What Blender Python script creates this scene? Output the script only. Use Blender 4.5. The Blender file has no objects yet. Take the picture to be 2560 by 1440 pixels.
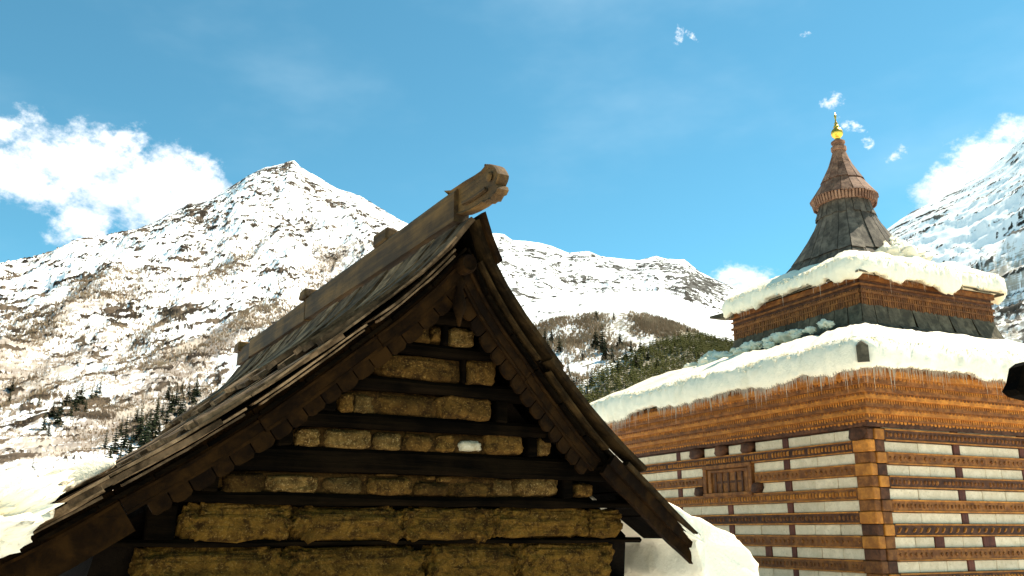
import bpy, math, random
import numpy as np
from math import radians as rad

# ---------------------------------------------------------------- camera, sky, sun, exposure
scene = bpy.context.scene
col = scene.collection
CAM = (0.0, 0.0, 1.6)
PITCH = math.atan(606 / 2200.0)
cam_data = bpy.data.cameras.new("camera")
cam_data.sensor_width = 36.0
cam_data.lens = 36.0 * 2200 / 2560
cam_data.clip_start = 0.05
cam_data.clip_end = 30000
cam = bpy.data.objects.new("camera", cam_data)
cam.location = CAM
cam.rotation_euler = (math.pi / 2 + PITCH, 0, 0)
col.objects.link(cam)
scene.camera = cam

SUN_AZ, SUN_EL = 64.0, 55.0          # azimuth clockwise from the view direction (+Y)
sun_data = bpy.data.lights.new("sun", 'SUN')
sun_data.energy = 4.6
sun_data.angle = rad(0.5)
sun_data.color = (1.0, 0.90, 0.72)
sun = bpy.data.objects.new("sun", sun_data)
sun.rotation_euler = (rad(90 - SUN_EL), 0, rad(180 - SUN_AZ))
sun.location = (0, 0, 60)
col.objects.link(sun)

scene.view_settings.view_transform = 'Standard'
scene.view_settings.look = 'None'
scene.view_settings.gamma = 1.0
scene.view_settings.use_curve_mapping = False
scene.view_settings.exposure = 1.12

world = bpy.data.worlds.new("World")
scene.world = world
world.use_nodes = True
world.cycles.sampling_method = 'MANUAL'
world.cycles.sample_map_resolution = 512


class NT:
    """tiny node helper"""
    def __init__(s, tree):
        s.t = tree
        s.t.nodes.clear()

    def n(s, kind, **kw):
        nd = s.t.nodes.new(kind)
        for k, v in kw.items():
            if k.startswith('i_'):
                nd.inputs[k[2:].replace('_', ' ')].default_value = v
            else:
                setattr(nd, k, v)
        return nd

    def l(s, a, b):
        s.t.links.new(a, b)

    def m(s, op, a, b=None, c=None, clamp=False):
        nd = s.t.nodes.new('ShaderNodeMath')
        nd.operation = op
        nd.use_clamp = clamp
        for i, v in enumerate((a, b, c)):
            if v is None:
                continue
            if isinstance(v, (int, float)):
                nd.inputs[i].default_value = v
            else:
                s.l(v, nd.inputs[i])
        return nd.outputs[0]

    def mix(s, fac, a, b, blend='MIX'):
        nd = s.t.nodes.new('ShaderNodeMix')
        nd.data_type = 'RGBA'
        nd.blend_type = blend
        for i, v in ((0, fac), (6, a), (7, b)):
            if isinstance(v, (int, float)):
                nd.inputs[i].default_value = v
            elif isinstance(v, tuple):
                nd.inputs[i].default_value = (*v, 1) if len(v) == 3 else v
            else:
                s.l(v, nd.inputs[i])
        return nd.outputs[2]

    def ramp(s, fac, lo, hi, smooth=True):
        nd = s.t.nodes.new('ShaderNodeMapRange')
        nd.interpolation_type = 'SMOOTHSTEP' if smooth else 'LINEAR'
        for i, v in ((0, fac), (1, lo), (2, hi)):
            if isinstance(v, (int, float)):
                nd.inputs[i].default_value = v
            else:
                s.l(v, nd.inputs[i])
        return nd.outputs[0]

    def noise(s, vec, scale, detail=6.0, rough=0.55, dist=0.0, color=False):
        nd = s.t.nodes.new('ShaderNodeTexNoise')
        nd.inputs['Scale'].default_value = scale
        nd.inputs['Detail'].default_value = detail
        nd.inputs['Roughness'].default_value = rough
        nd.inputs['Distortion'].default_value = dist
        if vec is not None:
            s.l(vec, nd.inputs['Vector'])
        return nd.outputs[1 if color else 0]

    def mapping(s, vec, scale=(1, 1, 1), rot=(0, 0, 0), loc=(0, 0, 0)):
        nd = s.t.nodes.new('ShaderNodeMapping')
        nd.inputs['Scale'].default_value = scale
        nd.inputs['Rotation'].default_value = rot
        nd.inputs['Location'].default_value = loc
        s.l(vec, nd.inputs['Vector'])
        return nd.outputs[0]


def build_world():
    w = NT(world.node_tree)
    sky = w.n('ShaderNodeTexSky')
    sky.sky_type = 'NISHITA'
    sky.sun_disc = False
    sky.sun_elevation = rad(SUN_EL)
    sky.sun_rotation = rad(SUN_AZ)
    sky.altitude = 3400
    sky.air_density = 1.0
    sky.dust_density = 0.6
    sky.ozone_density = 1.0
    tc = w.n('ShaderNodeTexCoord')
    sep = w.n('ShaderNodeSeparateXYZ')
    w.l(tc.outputs['Generated'], sep.inputs[0])
    az = w.m('MULTIPLY', w.m('ARCTAN2', sep.outputs[0], sep.outputs[1]), 57.2958)
    el = w.m('MULTIPLY', w.m('ARCSINE', sep.outputs[2]), 57.2958)
    comb = w.n('ShaderNodeCombineXYZ')
    w.l(az, comb.inputs[0])
    w.l(el, comb.inputs[1])
    v = comb.outputs[0]
    warp = w.noise(w.mapping(v, (0.25, 0.3, 1)), 1.0, 2, 0.6)
    fine = w.noise(w.mapping(v, (0.5, 0.7, 1), (0, 0, 0.5)), 1.0, 6, 0.62)

    def blob(a0, e0, ra, re, tilt=0.0, top=1.0):
        c, s_ = math.cos(rad(tilt)), math.sin(rad(tilt))
        da = w.m('SUBTRACT', az, a0)
        de = w.m('SUBTRACT', el, e0)
        u = w.m('DIVIDE', w.m('ADD', w.m('MULTIPLY', da, c), w.m('MULTIPLY', de, s_)), ra)
        q = w.m('DIVIDE', w.m('SUBTRACT', w.m('MULTIPLY', de, c), w.m('MULTIPLY', da, s_)), re)
        d = w.m('SQRT', w.m('ADD', w.m('MULTIPLY', u, u), w.m('MULTIPLY', q, q)))
        return w.m('MINIMUM', w.m('SUBTRACT', 1.0, d), top * .45)
    blobs = [(-26.0, 20.1, 7.6, 2.7, -12, 1.4), (-20.8, 20.0, 4.2, 2.1, -33, 1.3), (-30.5, 19.8, 4.5, 1.9, -12, 1), (-27.2, 17.6, 1.9, 2.2, -30, .9), (-30.6, 21.6, 3.0, .9, -15, .6),
             (-25.4, 22.5, 1.6, .9, 40, .8), (31.3, 20.2, 4.6, 2.2, 18, 1.3), (28.2, 19.2, 2.9, 1.9, 30, 1.2), (15.3, 15.2, 1.9, 1.2, 0, .8),
             (-52, 27, 9, 4, 0, .9), (62, 24, 10, 4, 5, .9)]
    puffs = [(21.85, 25.65, 0.62, 0.45, 0, 2), (12.1, 30.9, 0.3, 0.55, -25, .6), (25.2, 21.8, 0.45, 0.3, 25, 1.0), (22.9, 24.0, .9, 0.3, -35, .6), (25.7, 22.2, 0.3, .3, 25, 1.0), (23.8, 22.9, .35, .35, 0, .6), (12.9, 30.8, .5, .2, -35, .3), (20.6, 29.8, .4, .15, 0, .3)]
    acc, puff = None, None
    for b in blobs:
        k = blob(*b)
        acc = k if acc is None else w.m('MAXIMUM', acc, k)
    for b in puffs:
        k = blob(*b)
        puff = k if puff is None else w.m('MAXIMUM', puff, k)
    fine2 = w.noise(w.mapping(v, (1.9, 2.4, 1), (0, 0, 0.6)), 1.0, 5, 0.65)
    pd = w.m('ADD', w.m('MAXIMUM', puff, -1.5), w.m('MULTIPLY', w.m('SUBTRACT', fine2, 0.52), 4.0))
    pm = w.m('MULTIPLY', w.ramp(pd, -0.25, 1.2), 0.85)
    acc = w.m('MAXIMUM', acc, -1.5)
    dens = w.m('ADD', w.m('MULTIPLY', acc, 1.0), w.m('ADD', w.m('MULTIPLY', w.m('SUBTRACT', fine, 0.5), 1.7), w.m('MULTIPLY', w.m('SUBTRACT', fine2, 0.5), 0.7)))
    dens = w.m('ADD', dens, w.m('MULTIPLY', w.m('SUBTRACT', warp, 0.5), 0.8))
    cm = w.m('MAXIMUM', w.ramp(dens, -0.15, 0.62), pm)
    # thin high cirrus everywhere, thicker low down
    cir = w.noise(w.mapping(v, (0.045, 0.10, 1), (0, 0, -0.35)), 1.0, 5, 0.55)
    cir = w.m('MULTIPLY', w.ramp(cir, 0.45, 0.8), 0.16)
    skyc = w.mix(1.0, sky.outputs[0], (0.80, 1.55, 1.32), 'MULTIPLY')
    skyc = w.mix(cir, skyc, (6.5, 8.0, 8.6))
    cloudc = w.mix(w.ramp(warp, 0.35, 0.6), (6.6, 7.2, 7.8), (9.5, 9.5, 9.5))
    fin = w.mix(cm, skyc, cloudc)
    bg = w.n('ShaderNodeBackground')
    bg.inputs['Strength'].default_value = 0.075
    w.l(fin, bg.inputs['Color'])
    out = w.n('ShaderNodeOutputWorld')
    w.l(bg.outputs[0], out.inputs['Surface'])


build_world()

# ---------------------------------------------------------------- numeric helpers
rng = np.random.default_rng(7)
random.seed(7)
_perm = np.random.default_rng(3).permutation(256)
_perm = np.concatenate([_perm, _perm, _perm])
_ga = np.random.default_rng(5).uniform(0, 2 * np.pi, 256)
_gx, _gy = np.cos(_ga), np.sin(_ga)


def perlin(x, y):
    x = np.asarray(x, float)
    y = np.asarray(y, float)
    xi = np.floor(x).astype(int)
    yi = np.floor(y).astype(int)
    xf, yf = x - xi, y - yi
    xi &= 255
    yi &= 255
    u = xf * xf * xf * (xf * (xf * 6 - 15) + 10)
    v = yf * yf * yf * (yf * (yf * 6 - 15) + 10)

    def g(ix, iy, fx, fy):
        h = _perm[_perm[ix & 255] + (iy & 255)]
        return _gx[h] * fx + _gy[h] * fy
    a = g(xi, yi, xf, yf)
    b = g(xi + 1, yi, xf - 1, yf)
    c = g(xi, yi + 1, xf, yf - 1)
    d = g(xi + 1, yi + 1, xf - 1, yf - 1)
    return (a + u * (b - a)) * (1 - v) + (c + u * (d - c)) * v


def fbm(x, y, octv=5, gain=0.5, lac=2.03):
    s, a = 0, 1.0
    for i in range(octv):
        s = s + a * perlin(x + 17.3 * i, y - 9.1 * i)
        x, y, a = x * lac, y * lac, a * gain
    return s


def ridged(x, y, octv=5, gain=0.5, lac=2.1):
    s, a = 0, 1.0
    for i in range(octv):
        s = s + a * (1 - 2.2 * np.abs(perlin(x + 31.7 * i, y + 5.3 * i)))
        x, y, a = x * lac, y * lac, a * gain
    return s


# ---------------------------------------------------------------- object helpers
def tag(o, label=None, cat=None, group=None, kind=None):
    if label:
        o["label"] = label
    if cat:
        o["category"] = cat
    if group:
        o["group"] = group
    if kind:
        o["kind"] = kind
    return o


def mesh_obj(name, verts, faces, mat, parent=None, smooth=False):
    me = bpy.data.meshes.new(name)
    me.from_pydata([tuple(map(float, v)) for v in verts], [], faces)
    me.update()
    if mat:
        me.materials.append(mat)
    if smooth:
        me.polygons.foreach_set('use_smooth', [True] * len(me.polygons))
    o = bpy.data.objects.new(name, me)
    col.objects.link(o)
    if parent:
        o.parent = parent
    return o


def np_mesh(name, V, F, mat, parent=None, smooth=False):
    """fast: V (n,3), F (m,k) with k = 3 or 4"""
    V = np.ascontiguousarray(V, dtype=np.float32)
    F = np.ascontiguousarray(F, dtype=np.int32)
    k = F.shape[1]
    me = bpy.data.meshes.new(name)
    me.vertices.add(len(V))
    me.vertices.foreach_set('co', V.ravel())
    me.loops.add(F.size)
    me.loops.foreach_set('vertex_index', F.ravel())
    me.polygons.add(len(F))
    me.polygons.foreach_set('loop_start', np.arange(0, F.size, k, dtype=np.int32))
    me.polygons.foreach_set('loop_total', np.full(len(F), k, dtype=np.int32))
    if smooth:
        me.polygons.foreach_set('use_smooth', np.ones(len(F), dtype=bool))
    me.update(calc_edges=True)
    me.validate()
    me.materials.append(mat)
    o = bpy.data.objects.new(name, me)
    col.objects.link(o)
    if parent:
        o.parent = parent
    return o


def empty(name, loc, rz=0.0):
    o = bpy.data.objects.new(name, None)
    o.empty_display_size = 0.3
    o.location = loc
    o.rotation_euler = (0, 0, rad(rz))
    col.objects.link(o)
    return o


class MB:
    """collects shapes for one mesh"""
    def __init__(s):
        s.v, s.f = [], []

    def add(s, v, f):
        b = len(s.v)
        s.v += [tuple(p) for p in v]
        s.f += [tuple(i + b for i in q) for q in f]
        return s

    def box(s, x0, x1, y0, y1, z0, z1):
        return s.add([(x0, y0, z0), (x1, y0, z0), (x1, y1, z0), (x0, y1, z0), (x0, y0, z1), (x1, y0, z1), (x1, y1, z1), (x0, y1, z1)],
                     [(0, 3, 2, 1), (4, 5, 6, 7), (0, 1, 5, 4), (1, 2, 6, 5), (2, 3, 7, 6), (3, 0, 4, 7)])

    def cbox(s, x0, x1, y0, y1, z0, z1, c=0.01, jit=0.0):
        """chamfered box"""
        c = min(c, abs(x1 - x0) * .4, abs(y1 - y0) * .4, abs(z1 - z0) * .4)
        X, Y, Z = (x0, x1), (y0, y1), (z0, z1)
        v, idx = [], {}
        for i in (0, 1):
            for j in (0, 1):
                for k in (0, 1):
                    sx, sy, sz = (1 if i == 0 else -1), (1 if j == 0 else -1), (1 if k == 0 else -1)
                    jx, jy, jz = (random.uniform(-jit, jit) for _ in range(3))
                    p = (X[i] + jx, Y[j] + jy, Z[k] + jz)
                    idx[i, j, k] = len(v)
                    v += [(p[0], p[1] + sy * c, p[2] + sz * c), (p[0] + sx * c, p[1], p[2] + sz * c), (p[0] + sx * c, p[1] + sy * c, p[2])]
        f = []
        I = idx
        q = lambda a, b, cc, d: f.append((a, b, cc, d))
        q(I[0, 0, 0], I[0, 0, 1], I[0, 1, 1], I[0, 1, 0])
        q(I[1, 0, 0], I[1, 1, 0], I[1, 1, 1], I[1, 0, 1])
        q(I[0, 0, 0] + 1, I[1, 0, 0] + 1, I[1, 0, 1] + 1, I[0, 0, 1] + 1)
        q(I[0, 1, 0] + 1, I[0, 1, 1] + 1, I[1, 1, 1] + 1, I[1, 1, 0] + 1)
        q(I[0, 0, 0] + 2, I[0, 1, 0] + 2, I[1, 1, 0] + 2, I[1, 0, 0] + 2)
        q(I[0, 0, 1] + 2, I[1, 0, 1] + 2, I[1, 1, 1] + 2, I[0, 1, 1] + 2)
        for j in (0, 1):
            for k in (0, 1):
                q(I[0, j, k] + 1, I[1, j, k] + 1, I[1, j, k] + 2, I[0, j, k] + 2)
        for i in (0, 1):
            for k in (0, 1):
                q(I[i, 0, k], I[i, 1, k], I[i, 1, k] + 2, I[i, 0, k] + 2)
        for i in (0, 1):
            for j in (0, 1):
                q(I[i, j, 0], I[i, j, 1], I[i, j, 1] + 1, I[i, j, 0] + 1)
        for t in I.values():
            f.append((t, t + 1, t + 2))
        return s.add(v, f)

    def loft(s, rings, caps=True):
        """rings: list of equal-length closed point loops"""
        n = len(rings[0])
        v = [p for r in rings for p in r]
        f = []
        for i in range(len(rings) - 1):
            for j in range(n):
                k = (j + 1) % n
                f.append((i * n + j, i * n + k, (i + 1) * n + k, (i + 1) * n + j))
        if caps:
            f.append(tuple(range(n - 1, -1, -1)))
            f.append(tuple((len(rings) - 1) * n + j for j in range(n)))
        return s.add(v, f)

    def lathe(s, prof, cx=0, cy=0, n=16):
        rings = [[(cx + r * math.cos(2 * math.pi * j / n), cy + r * math.sin(2 * math.pi * j / n), z) for j in range(n)] for r, z in prof]
        return s.loft(rings)

    def build(s, name, mat, parent=None, smooth=False):
        me = bpy.data.meshes.new(name)
        me.from_pydata([tuple(map(float, p)) for p in s.v], [], s.f)
        import bmesh
        bm = bmesh.new()
        bm.from_mesh(me)
        bmesh.ops.recalc_face_normals(bm, faces=bm.faces)
        bm.to_mesh(me)
        bm.free()
        me.materials.append(mat)
        if smooth:
            me.polygons.foreach_set('use_smooth', [True] * len(me.polygons))
        o = bpy.data.objects.new(name, me)
        col.objects.link(o)
        if parent:
            o.parent = parent
        return o


# ---------------------------------------------------------------- materials
def new_mat(name):
    m = bpy.data.materials.new(name)
    m.use_nodes = True
    t = NT(m.node_tree)
    b = t.n('ShaderNodeBsdfPrincipled')
    o = t.n('ShaderNodeOutputMaterial')
    t.l(b.outputs[0], o.inputs[0])
    return m, t, b


def bump(t, b, h, strength, dist):
    bp = t.n('ShaderNodeBump')
    bp.inputs['Strength'].default_value = strength
    bp.inputs['Distance'].default_value = dist
    t.l(h, bp.inputs['Height'])
    t.l(bp.outputs[0], b.inputs['Normal'])


def wood(name, dark, light, axis='x', rough=0.8, scale=1.0, var=0.5, bstr=0.6, moss=None, spec=0.25):
    """weathered wood with grain along an axis; colour varies from piece to piece"""
    m, t, b = new_mat(name)
    tc = t.n('ShaderNodeTexCoord')
    oi = t.n('ShaderNodeObjectInfo')
    st = {'x': (1.2, 22, 22), 'y': (22, 1.2, 22), 'z': (22, 22, 1.2), 'n': (5, 5, 5)}[axis]
    add = t.n('ShaderNodeVectorMath')
    add.operation = 'ADD'
    t.l(tc.outputs['Object'], add.inputs[0])
    sc = t.n('ShaderNodeVectorMath')
    sc.operation = 'SCALE'
    t.l(oi.outputs['Random'], sc.inputs['Scale'])
    sc.inputs[0].default_value = (7.1, 3.3, 5.7)
    t.l(sc.outputs[0], add.inputs[1])
    v = add.outputs[0]
    g = t.noise(t.mapping(v, tuple(k * scale for k in st)), 1.0, 8, 0.65, 0.3)
    blot = t.noise(v, 2.2 * scale, 6, 0.6)
    fac = t.m('ADD', t.m('MULTIPLY', g, 0.9), t.m('MULTIPLY', t.m('SUBTRACT', blot, 0.5), 1.1))
    fac = t.ramp(fac, 0.25, 0.75)
    c = t.mix(fac, dark, light)
    rv = t.m('ADD', t.m('MULTIPLY', oi.outputs['Random'], var), 1 - var / 2)
    hv = t.n('ShaderNodeHueSaturation')
    t.l(rv, hv.inputs['Value'])
    t.l(c, hv.inputs['Color'])
    c = hv.outputs[0]
    if moss:
        mk = t.ramp(t.noise(v, 3.1 * scale, 8, 0.65), 0.55, 0.72)
        c = t.mix(t.m('MULTIPLY', mk, 0.7), c, moss)
    t.l(c, b.inputs['Base Color'])
    b.inputs['Roughness'].default_value = rough
    b.inputs['Specular IOR Level'].default_value = spec
    bump(t, b, t.m('ADD', g, t.m('MULTIPLY', blot, 0.4)), bstr, 0.02)
    return m


def stone_mat(name, c1, c2, c3, scale=6.0, var=0.5, bstr=0.8, bd=0.03):
    m, t, b = new_mat(name)
    tc = t.n('ShaderNodeTexCoord')
    oi = t.n('ShaderNodeObjectInfo')
    v = tc.outputs['Object']
    a = t.noise(v, scale, 9, 0.65, 0.3)
    d = t.noise(v, scale * 4.5, 8, 0.7)
    e = t.noise(v, scale * 0.5, 4, 0.6)
    c = t.mix(t.ramp(a, 0.35, 0.66), c1, c2)
    c = t.mix(t.ramp(d, 0.52, 0.7), c, c3)
    c = t.mix(t.m('MULTIPLY', t.ramp(e, 0.5, 0.7), 0.6), c, c1)
    hv = t.n('ShaderNodeHueSaturation')
    t.l(t.m('ADD', t.m('MULTIPLY', oi.outputs['Random'], var), 1 - var / 2), hv.inputs['Value'])
    t.l(c, hv.inputs['Color'])
    t.l(hv.outputs[0], b.inputs['Base Color'])
    b.inputs['Roughness'].default_value = 0.92
    b.inputs['Specular IOR Level'].default_value = 0.05
    bump(t, b, t.m('ADD', a, t.m('MULTIPLY', d, 0.6)), bstr, bd)
    return m


def snow_mat(name, c=(0.88, 0.87, 0.83), c2=(0.72, 0.69, 0.60), scale=7.0, bstr=0.5, bd=0.05):
    m, t, b = new_mat(name)
    tc = t.n('ShaderNodeTexCoord')
    v = tc.outputs['Object']
    a = t.noise(v, scale, 8, 0.6)
    d = t.noise(v, scale * 6, 6, 0.6)
    dirt = t.noise(v, scale * 0.35, 6, 0.65)
    cc = t.mix(t.m('MULTIPLY', t.ramp(dirt, 0.5, 0.75), 0.6), c, c2)
    t.l(cc, b.inputs['Base Color'])
    b.inputs['Roughness'].default_value = 0.65
    b.inputs['Specular IOR Level'].default_value = 0.3
    bump(t, b, t.m('ADD', a, t.m('MULTIPLY', d, 0.35)), bstr, bd)
    return m


def plain(name, c, rough=0.6, metal=0.0):
    m, t, b = new_mat(name)
    b.inputs['Base Color'].default_value = (*c, 1)
    b.inputs['Roughness'].default_value = rough
    b.inputs['Metallic'].default_value = metal
    return m


def mountain_mat(name, rock1, rock2, scrub1, scrub2):
    """snow cover broken by rock and winter scrub; point attributes say where each lies"""
    m, t, b = new_mat(name)
    ar = t.n('ShaderNodeAttribute', attribute_name='rock')
    asb = t.n('ShaderNodeAttribute', attribute_name='scrub')
    ato = t.n('ShaderNodeAttribute', attribute_name='tone')
    ash = t.n('ShaderNodeAttribute', attribute_name='sheet')
    fine = t.noise(ash.outputs['Vector'], 0.22, 6, 0.78)
    fo = t.m('MULTIPLY', t.m('SUBTRACT', fine, 0.5), 0.5)
    rk = t.ramp(t.m('ADD', ar.outputs['Fac'], t.m('MULTIPLY', fo, 1.4)), 0.0, 0.10)
    sm = t.ramp(t.m('ADD', asb.outputs['Fac'], t.m('MULTIPLY', fo, 3.4)), -0.05, 0.40)
    tone = t.m('ADD', ato.outputs['Fac'], fo)
    rc = t.mix(t.ramp(tone, 0.35, 0.75), rock1, rock2)
    scol = t.mix(t.ramp(tone, 0.3, 0.75), scrub1, scrub2)
    c = t.mix(t.m('MULTIPLY', sm, 0.85), (0.87, 0.88, 0.88), scol)
    c = t.mix(rk, c, rc)
    t.l(c, b.inputs['Base Color'])
    b.inputs['Roughness'].default_value = 0.85
    b.inputs['Specular IOR Level'].default_value = 0.1
    return m


M = {}
M['snow_roof'] = snow_mat('roof snow', (0.91, 0.80, 0.60), (0.76, 0.62, 0.41), 6.0, 0.55, 0.05)
M['snow_ground'] = snow_mat('ground snow', (0.86, 0.87, 0.88), (0.78, 0.78, 0.77), 0.8, 0.5, 0.1)
M['ice'] = plain('ice', (0.50, 0.40, 0.29), 0.3)
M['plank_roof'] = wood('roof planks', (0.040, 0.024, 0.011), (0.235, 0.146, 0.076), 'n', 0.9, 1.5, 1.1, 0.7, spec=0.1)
M['plank_shade'] = wood('shade painted planks', (0.008, 0.0045, 0.0015), (0.040, 0.022, 0.007), 'n', 0.9, 1.5, 0.6, 0.7, spec=0.05)  # same wood as the roof planks, right slope's shade painted into the colour
M['ridge_wood'] = wood('ridge timber', (0.032, 0.016, 0.004), (0.145, 0.073, 0.017), 'y', 0.8, 0.6, 0.2, 0.7)
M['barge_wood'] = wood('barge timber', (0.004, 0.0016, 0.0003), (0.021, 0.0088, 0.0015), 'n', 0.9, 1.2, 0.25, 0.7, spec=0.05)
M['black_wood'] = wood('black timber', (0.0012, 0.0008, 0.0004), (0.006, 0.0034, 0.0014), 'x', 0.95, 1.0, 0.5, 0.8, spec=0.02)  # near-black timber, tone varying from piece to piece
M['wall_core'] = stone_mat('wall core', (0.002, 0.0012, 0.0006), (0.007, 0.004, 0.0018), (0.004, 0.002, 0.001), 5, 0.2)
M['stone_brown'] = stone_mat('brown stone', (0.020, 0.009, 0.002), (0.095, 0.046, 0.009), (0.20, 0.112, 0.030), 12, 0.9)
M['stone_grey'] = stone_mat('speckled stone', (0.035, 0.017, 0.004), (0.14, 0.077, 0.020), (0.34, 0.215, 0.080), 14, 0.8)
M['stone_dark'] = stone_mat('dark mortar', (0.014, 0.0065, 0.0016), (0.055, 0.026, 0.006), (0.10, 0.052, 0.013), 9, 0.4)
M['stone_pale'] = stone_mat('pale stone', (0.22, 0.17, 0.09), (0.40, 0.34, 0.23), (0.5, 0.44, 0.33), 9, 0.3)
M['mud'] = stone_mat('mud plaster', (0.040, 0.018, 0.0035), (0.20, 0.098, 0.014), (0.30, 0.17, 0.045), 12, 0.25, 1.0, 0.09)
M['t_orange'] = wood('temple orange timber', (0.30, 0.098, 0.011), (0.58, 0.215, 0.026), 'n', 0.65, 2.2, 0.45, 0.4)
M['t_brown'] = wood('temple brown timber', (0.12, 0.038, 0.007), (0.30, 0.108, 0.020), 'n', 0.7, 2.5, 0.4, 0.5)
M['t_dark'] = wood('temple dark timber', (0.045, 0.015, 0.005), (0.13, 0.047, 0.017), 'n', 0.75, 2.5, 0.4, 0.5)
M['t_red'] = wood('temple red spacer', (0.07, 0.018, 0.009), (0.16, 0.045, 0.022), 'z', 0.7, 2.0, 0.3, 0.4)
M['t_stone'] = stone_mat('temple dressed stone', (0.62, 0.485, 0.315), (0.76, 0.61, 0.42), (0.50, 0.38, 0.235), 5.5, 0.22, 0.5, 0.012)
M['t_grey'] = wood('grey roof boards', (0.045, 0.036, 0.022), (0.14, 0.112, 0.07), 'n', 0.85, 1.6, 0.4, 0.6)
M['t_spire'] = wood('spire boards', (0.045, 0.036, 0.026), (0.135, 0.108, 0.078), 'n', 0.85, 1.6, 0.5, 0.6)
M['t_cap'] = wood('cap boards', (0.11, 0.05, 0.028), (0.27, 0.14, 0.08), 'n', 0.8, 1.8, 0.5, 0.6)
M['gold'] = plain('gilt metal', (1.0, 0.50, 0.07), 0.34, 1.0)
M['bark'] = wood('bark', (0.03, 0.02, 0.012), (0.09, 0.06, 0.04), 'z', 0.9, 1.0, 0.4)


def foliage(name, c1, c2, sc=0.3):
    m, t, b = new_mat(name)
    tc = t.n('ShaderNodeTexCoord')
    oi = t.n('ShaderNodeObjectInfo')
    n = t.noise(tc.outputs['Object'], sc, 5, 0.65)
    c = t.mix(t.ramp(n, 0.35, 0.65), c1, c2)
    hv = t.n('ShaderNodeHueSaturation')
    t.l(t.m('ADD', t.m('MULTIPLY', oi.outputs['Random'], 0.5), 0.75), hv.inputs['Value'])
    t.l(c, hv.inputs['Color'])
    t.l(hv.outputs[0], b.inputs['Base Color'])
    b.inputs['Roughness'].default_value = 0.85
    b.inputs['Specular IOR Level'].default_value = 0.1
    return m


M['needles'] = foliage('conifer needles', (0.014, 0.020, 0.009), (0.035, 0.045, 0.018), 0.5)
M['forest'] = foliage('far forest', (0.065, 0.068, 0.012), (0.12, 0.112, 0.03), 0.03)
M['twigs'] = foliage('bare winter twigs', (0.25, 0.16, 0.09), (0.46, 0.33, 0.21), 0.02)
M['left_mtn'] = mountain_mat('left mountain', (0.022, 0.015, 0.009), (0.11, 0.08, 0.055), (0.15, 0.10, 0.065), (0.33, 0.265, 0.20))
M['mid_mtn'] = mountain_mat('middle range', (0.025, 0.022, 0.016), (0.13, 0.125, 0.115), (0.20, 0.15, 0.10), (0.33, 0.27, 0.2))
M['right_mtn'] = mountain_mat('right mountain', (0.03, 0.026, 0.02), (0.15, 0.135, 0.115), (0.22, 0.17, 0.11), (0.38, 0.32, 0.23))
M['hill'] = mountain_mat('wooded hill', (0.04, 0.03, 0.018), (0.10, 0.08, 0.05), (0.11, 0.078, 0.03), (0.20, 0.15, 0.075))

# ---------------------------------------------------------------- ground and mountains
def ground():
    n = 60
    r = np.concatenate([[0.0], np.geomspace(2, 9000, n)])
    a = np.linspace(0, 2 * np.pi, 97)[:-1]
    V = [(0, 0, 0)]
    for rr in r[1:]:
        for t in a:
            V.append((rr * math.sin(t), rr * math.cos(t), 0.0))
    V = np.array(V)
    d = np.hypot(V[:, 0], V[:, 1])
    V[:, 2] = 0.12 * fbm(V[:, 0] * .3, V[:, 1] * .3, 3) * np.clip(d / 3, 0, 1) - 0.1
    F = []
    m = len(a)
    for i in range(n - 1):
        for j in range(m):
            k = (j + 1) % m
            F.append((1 + i * m + j, 1 + i * m + k, 1 + (i + 1) * m + k, 1 + (i + 1) * m + j))
    T = [(0, 1 + (j + 1) % m, 1 + j) for j in range(m)]
    o = mesh_obj('snowy_ground', V, [f[::-1] for f in F] + T, M['snow_ground'], smooth=True)
    tag(o, kind='structure', label='snow covered ground of the valley floor')


ground()


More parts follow.
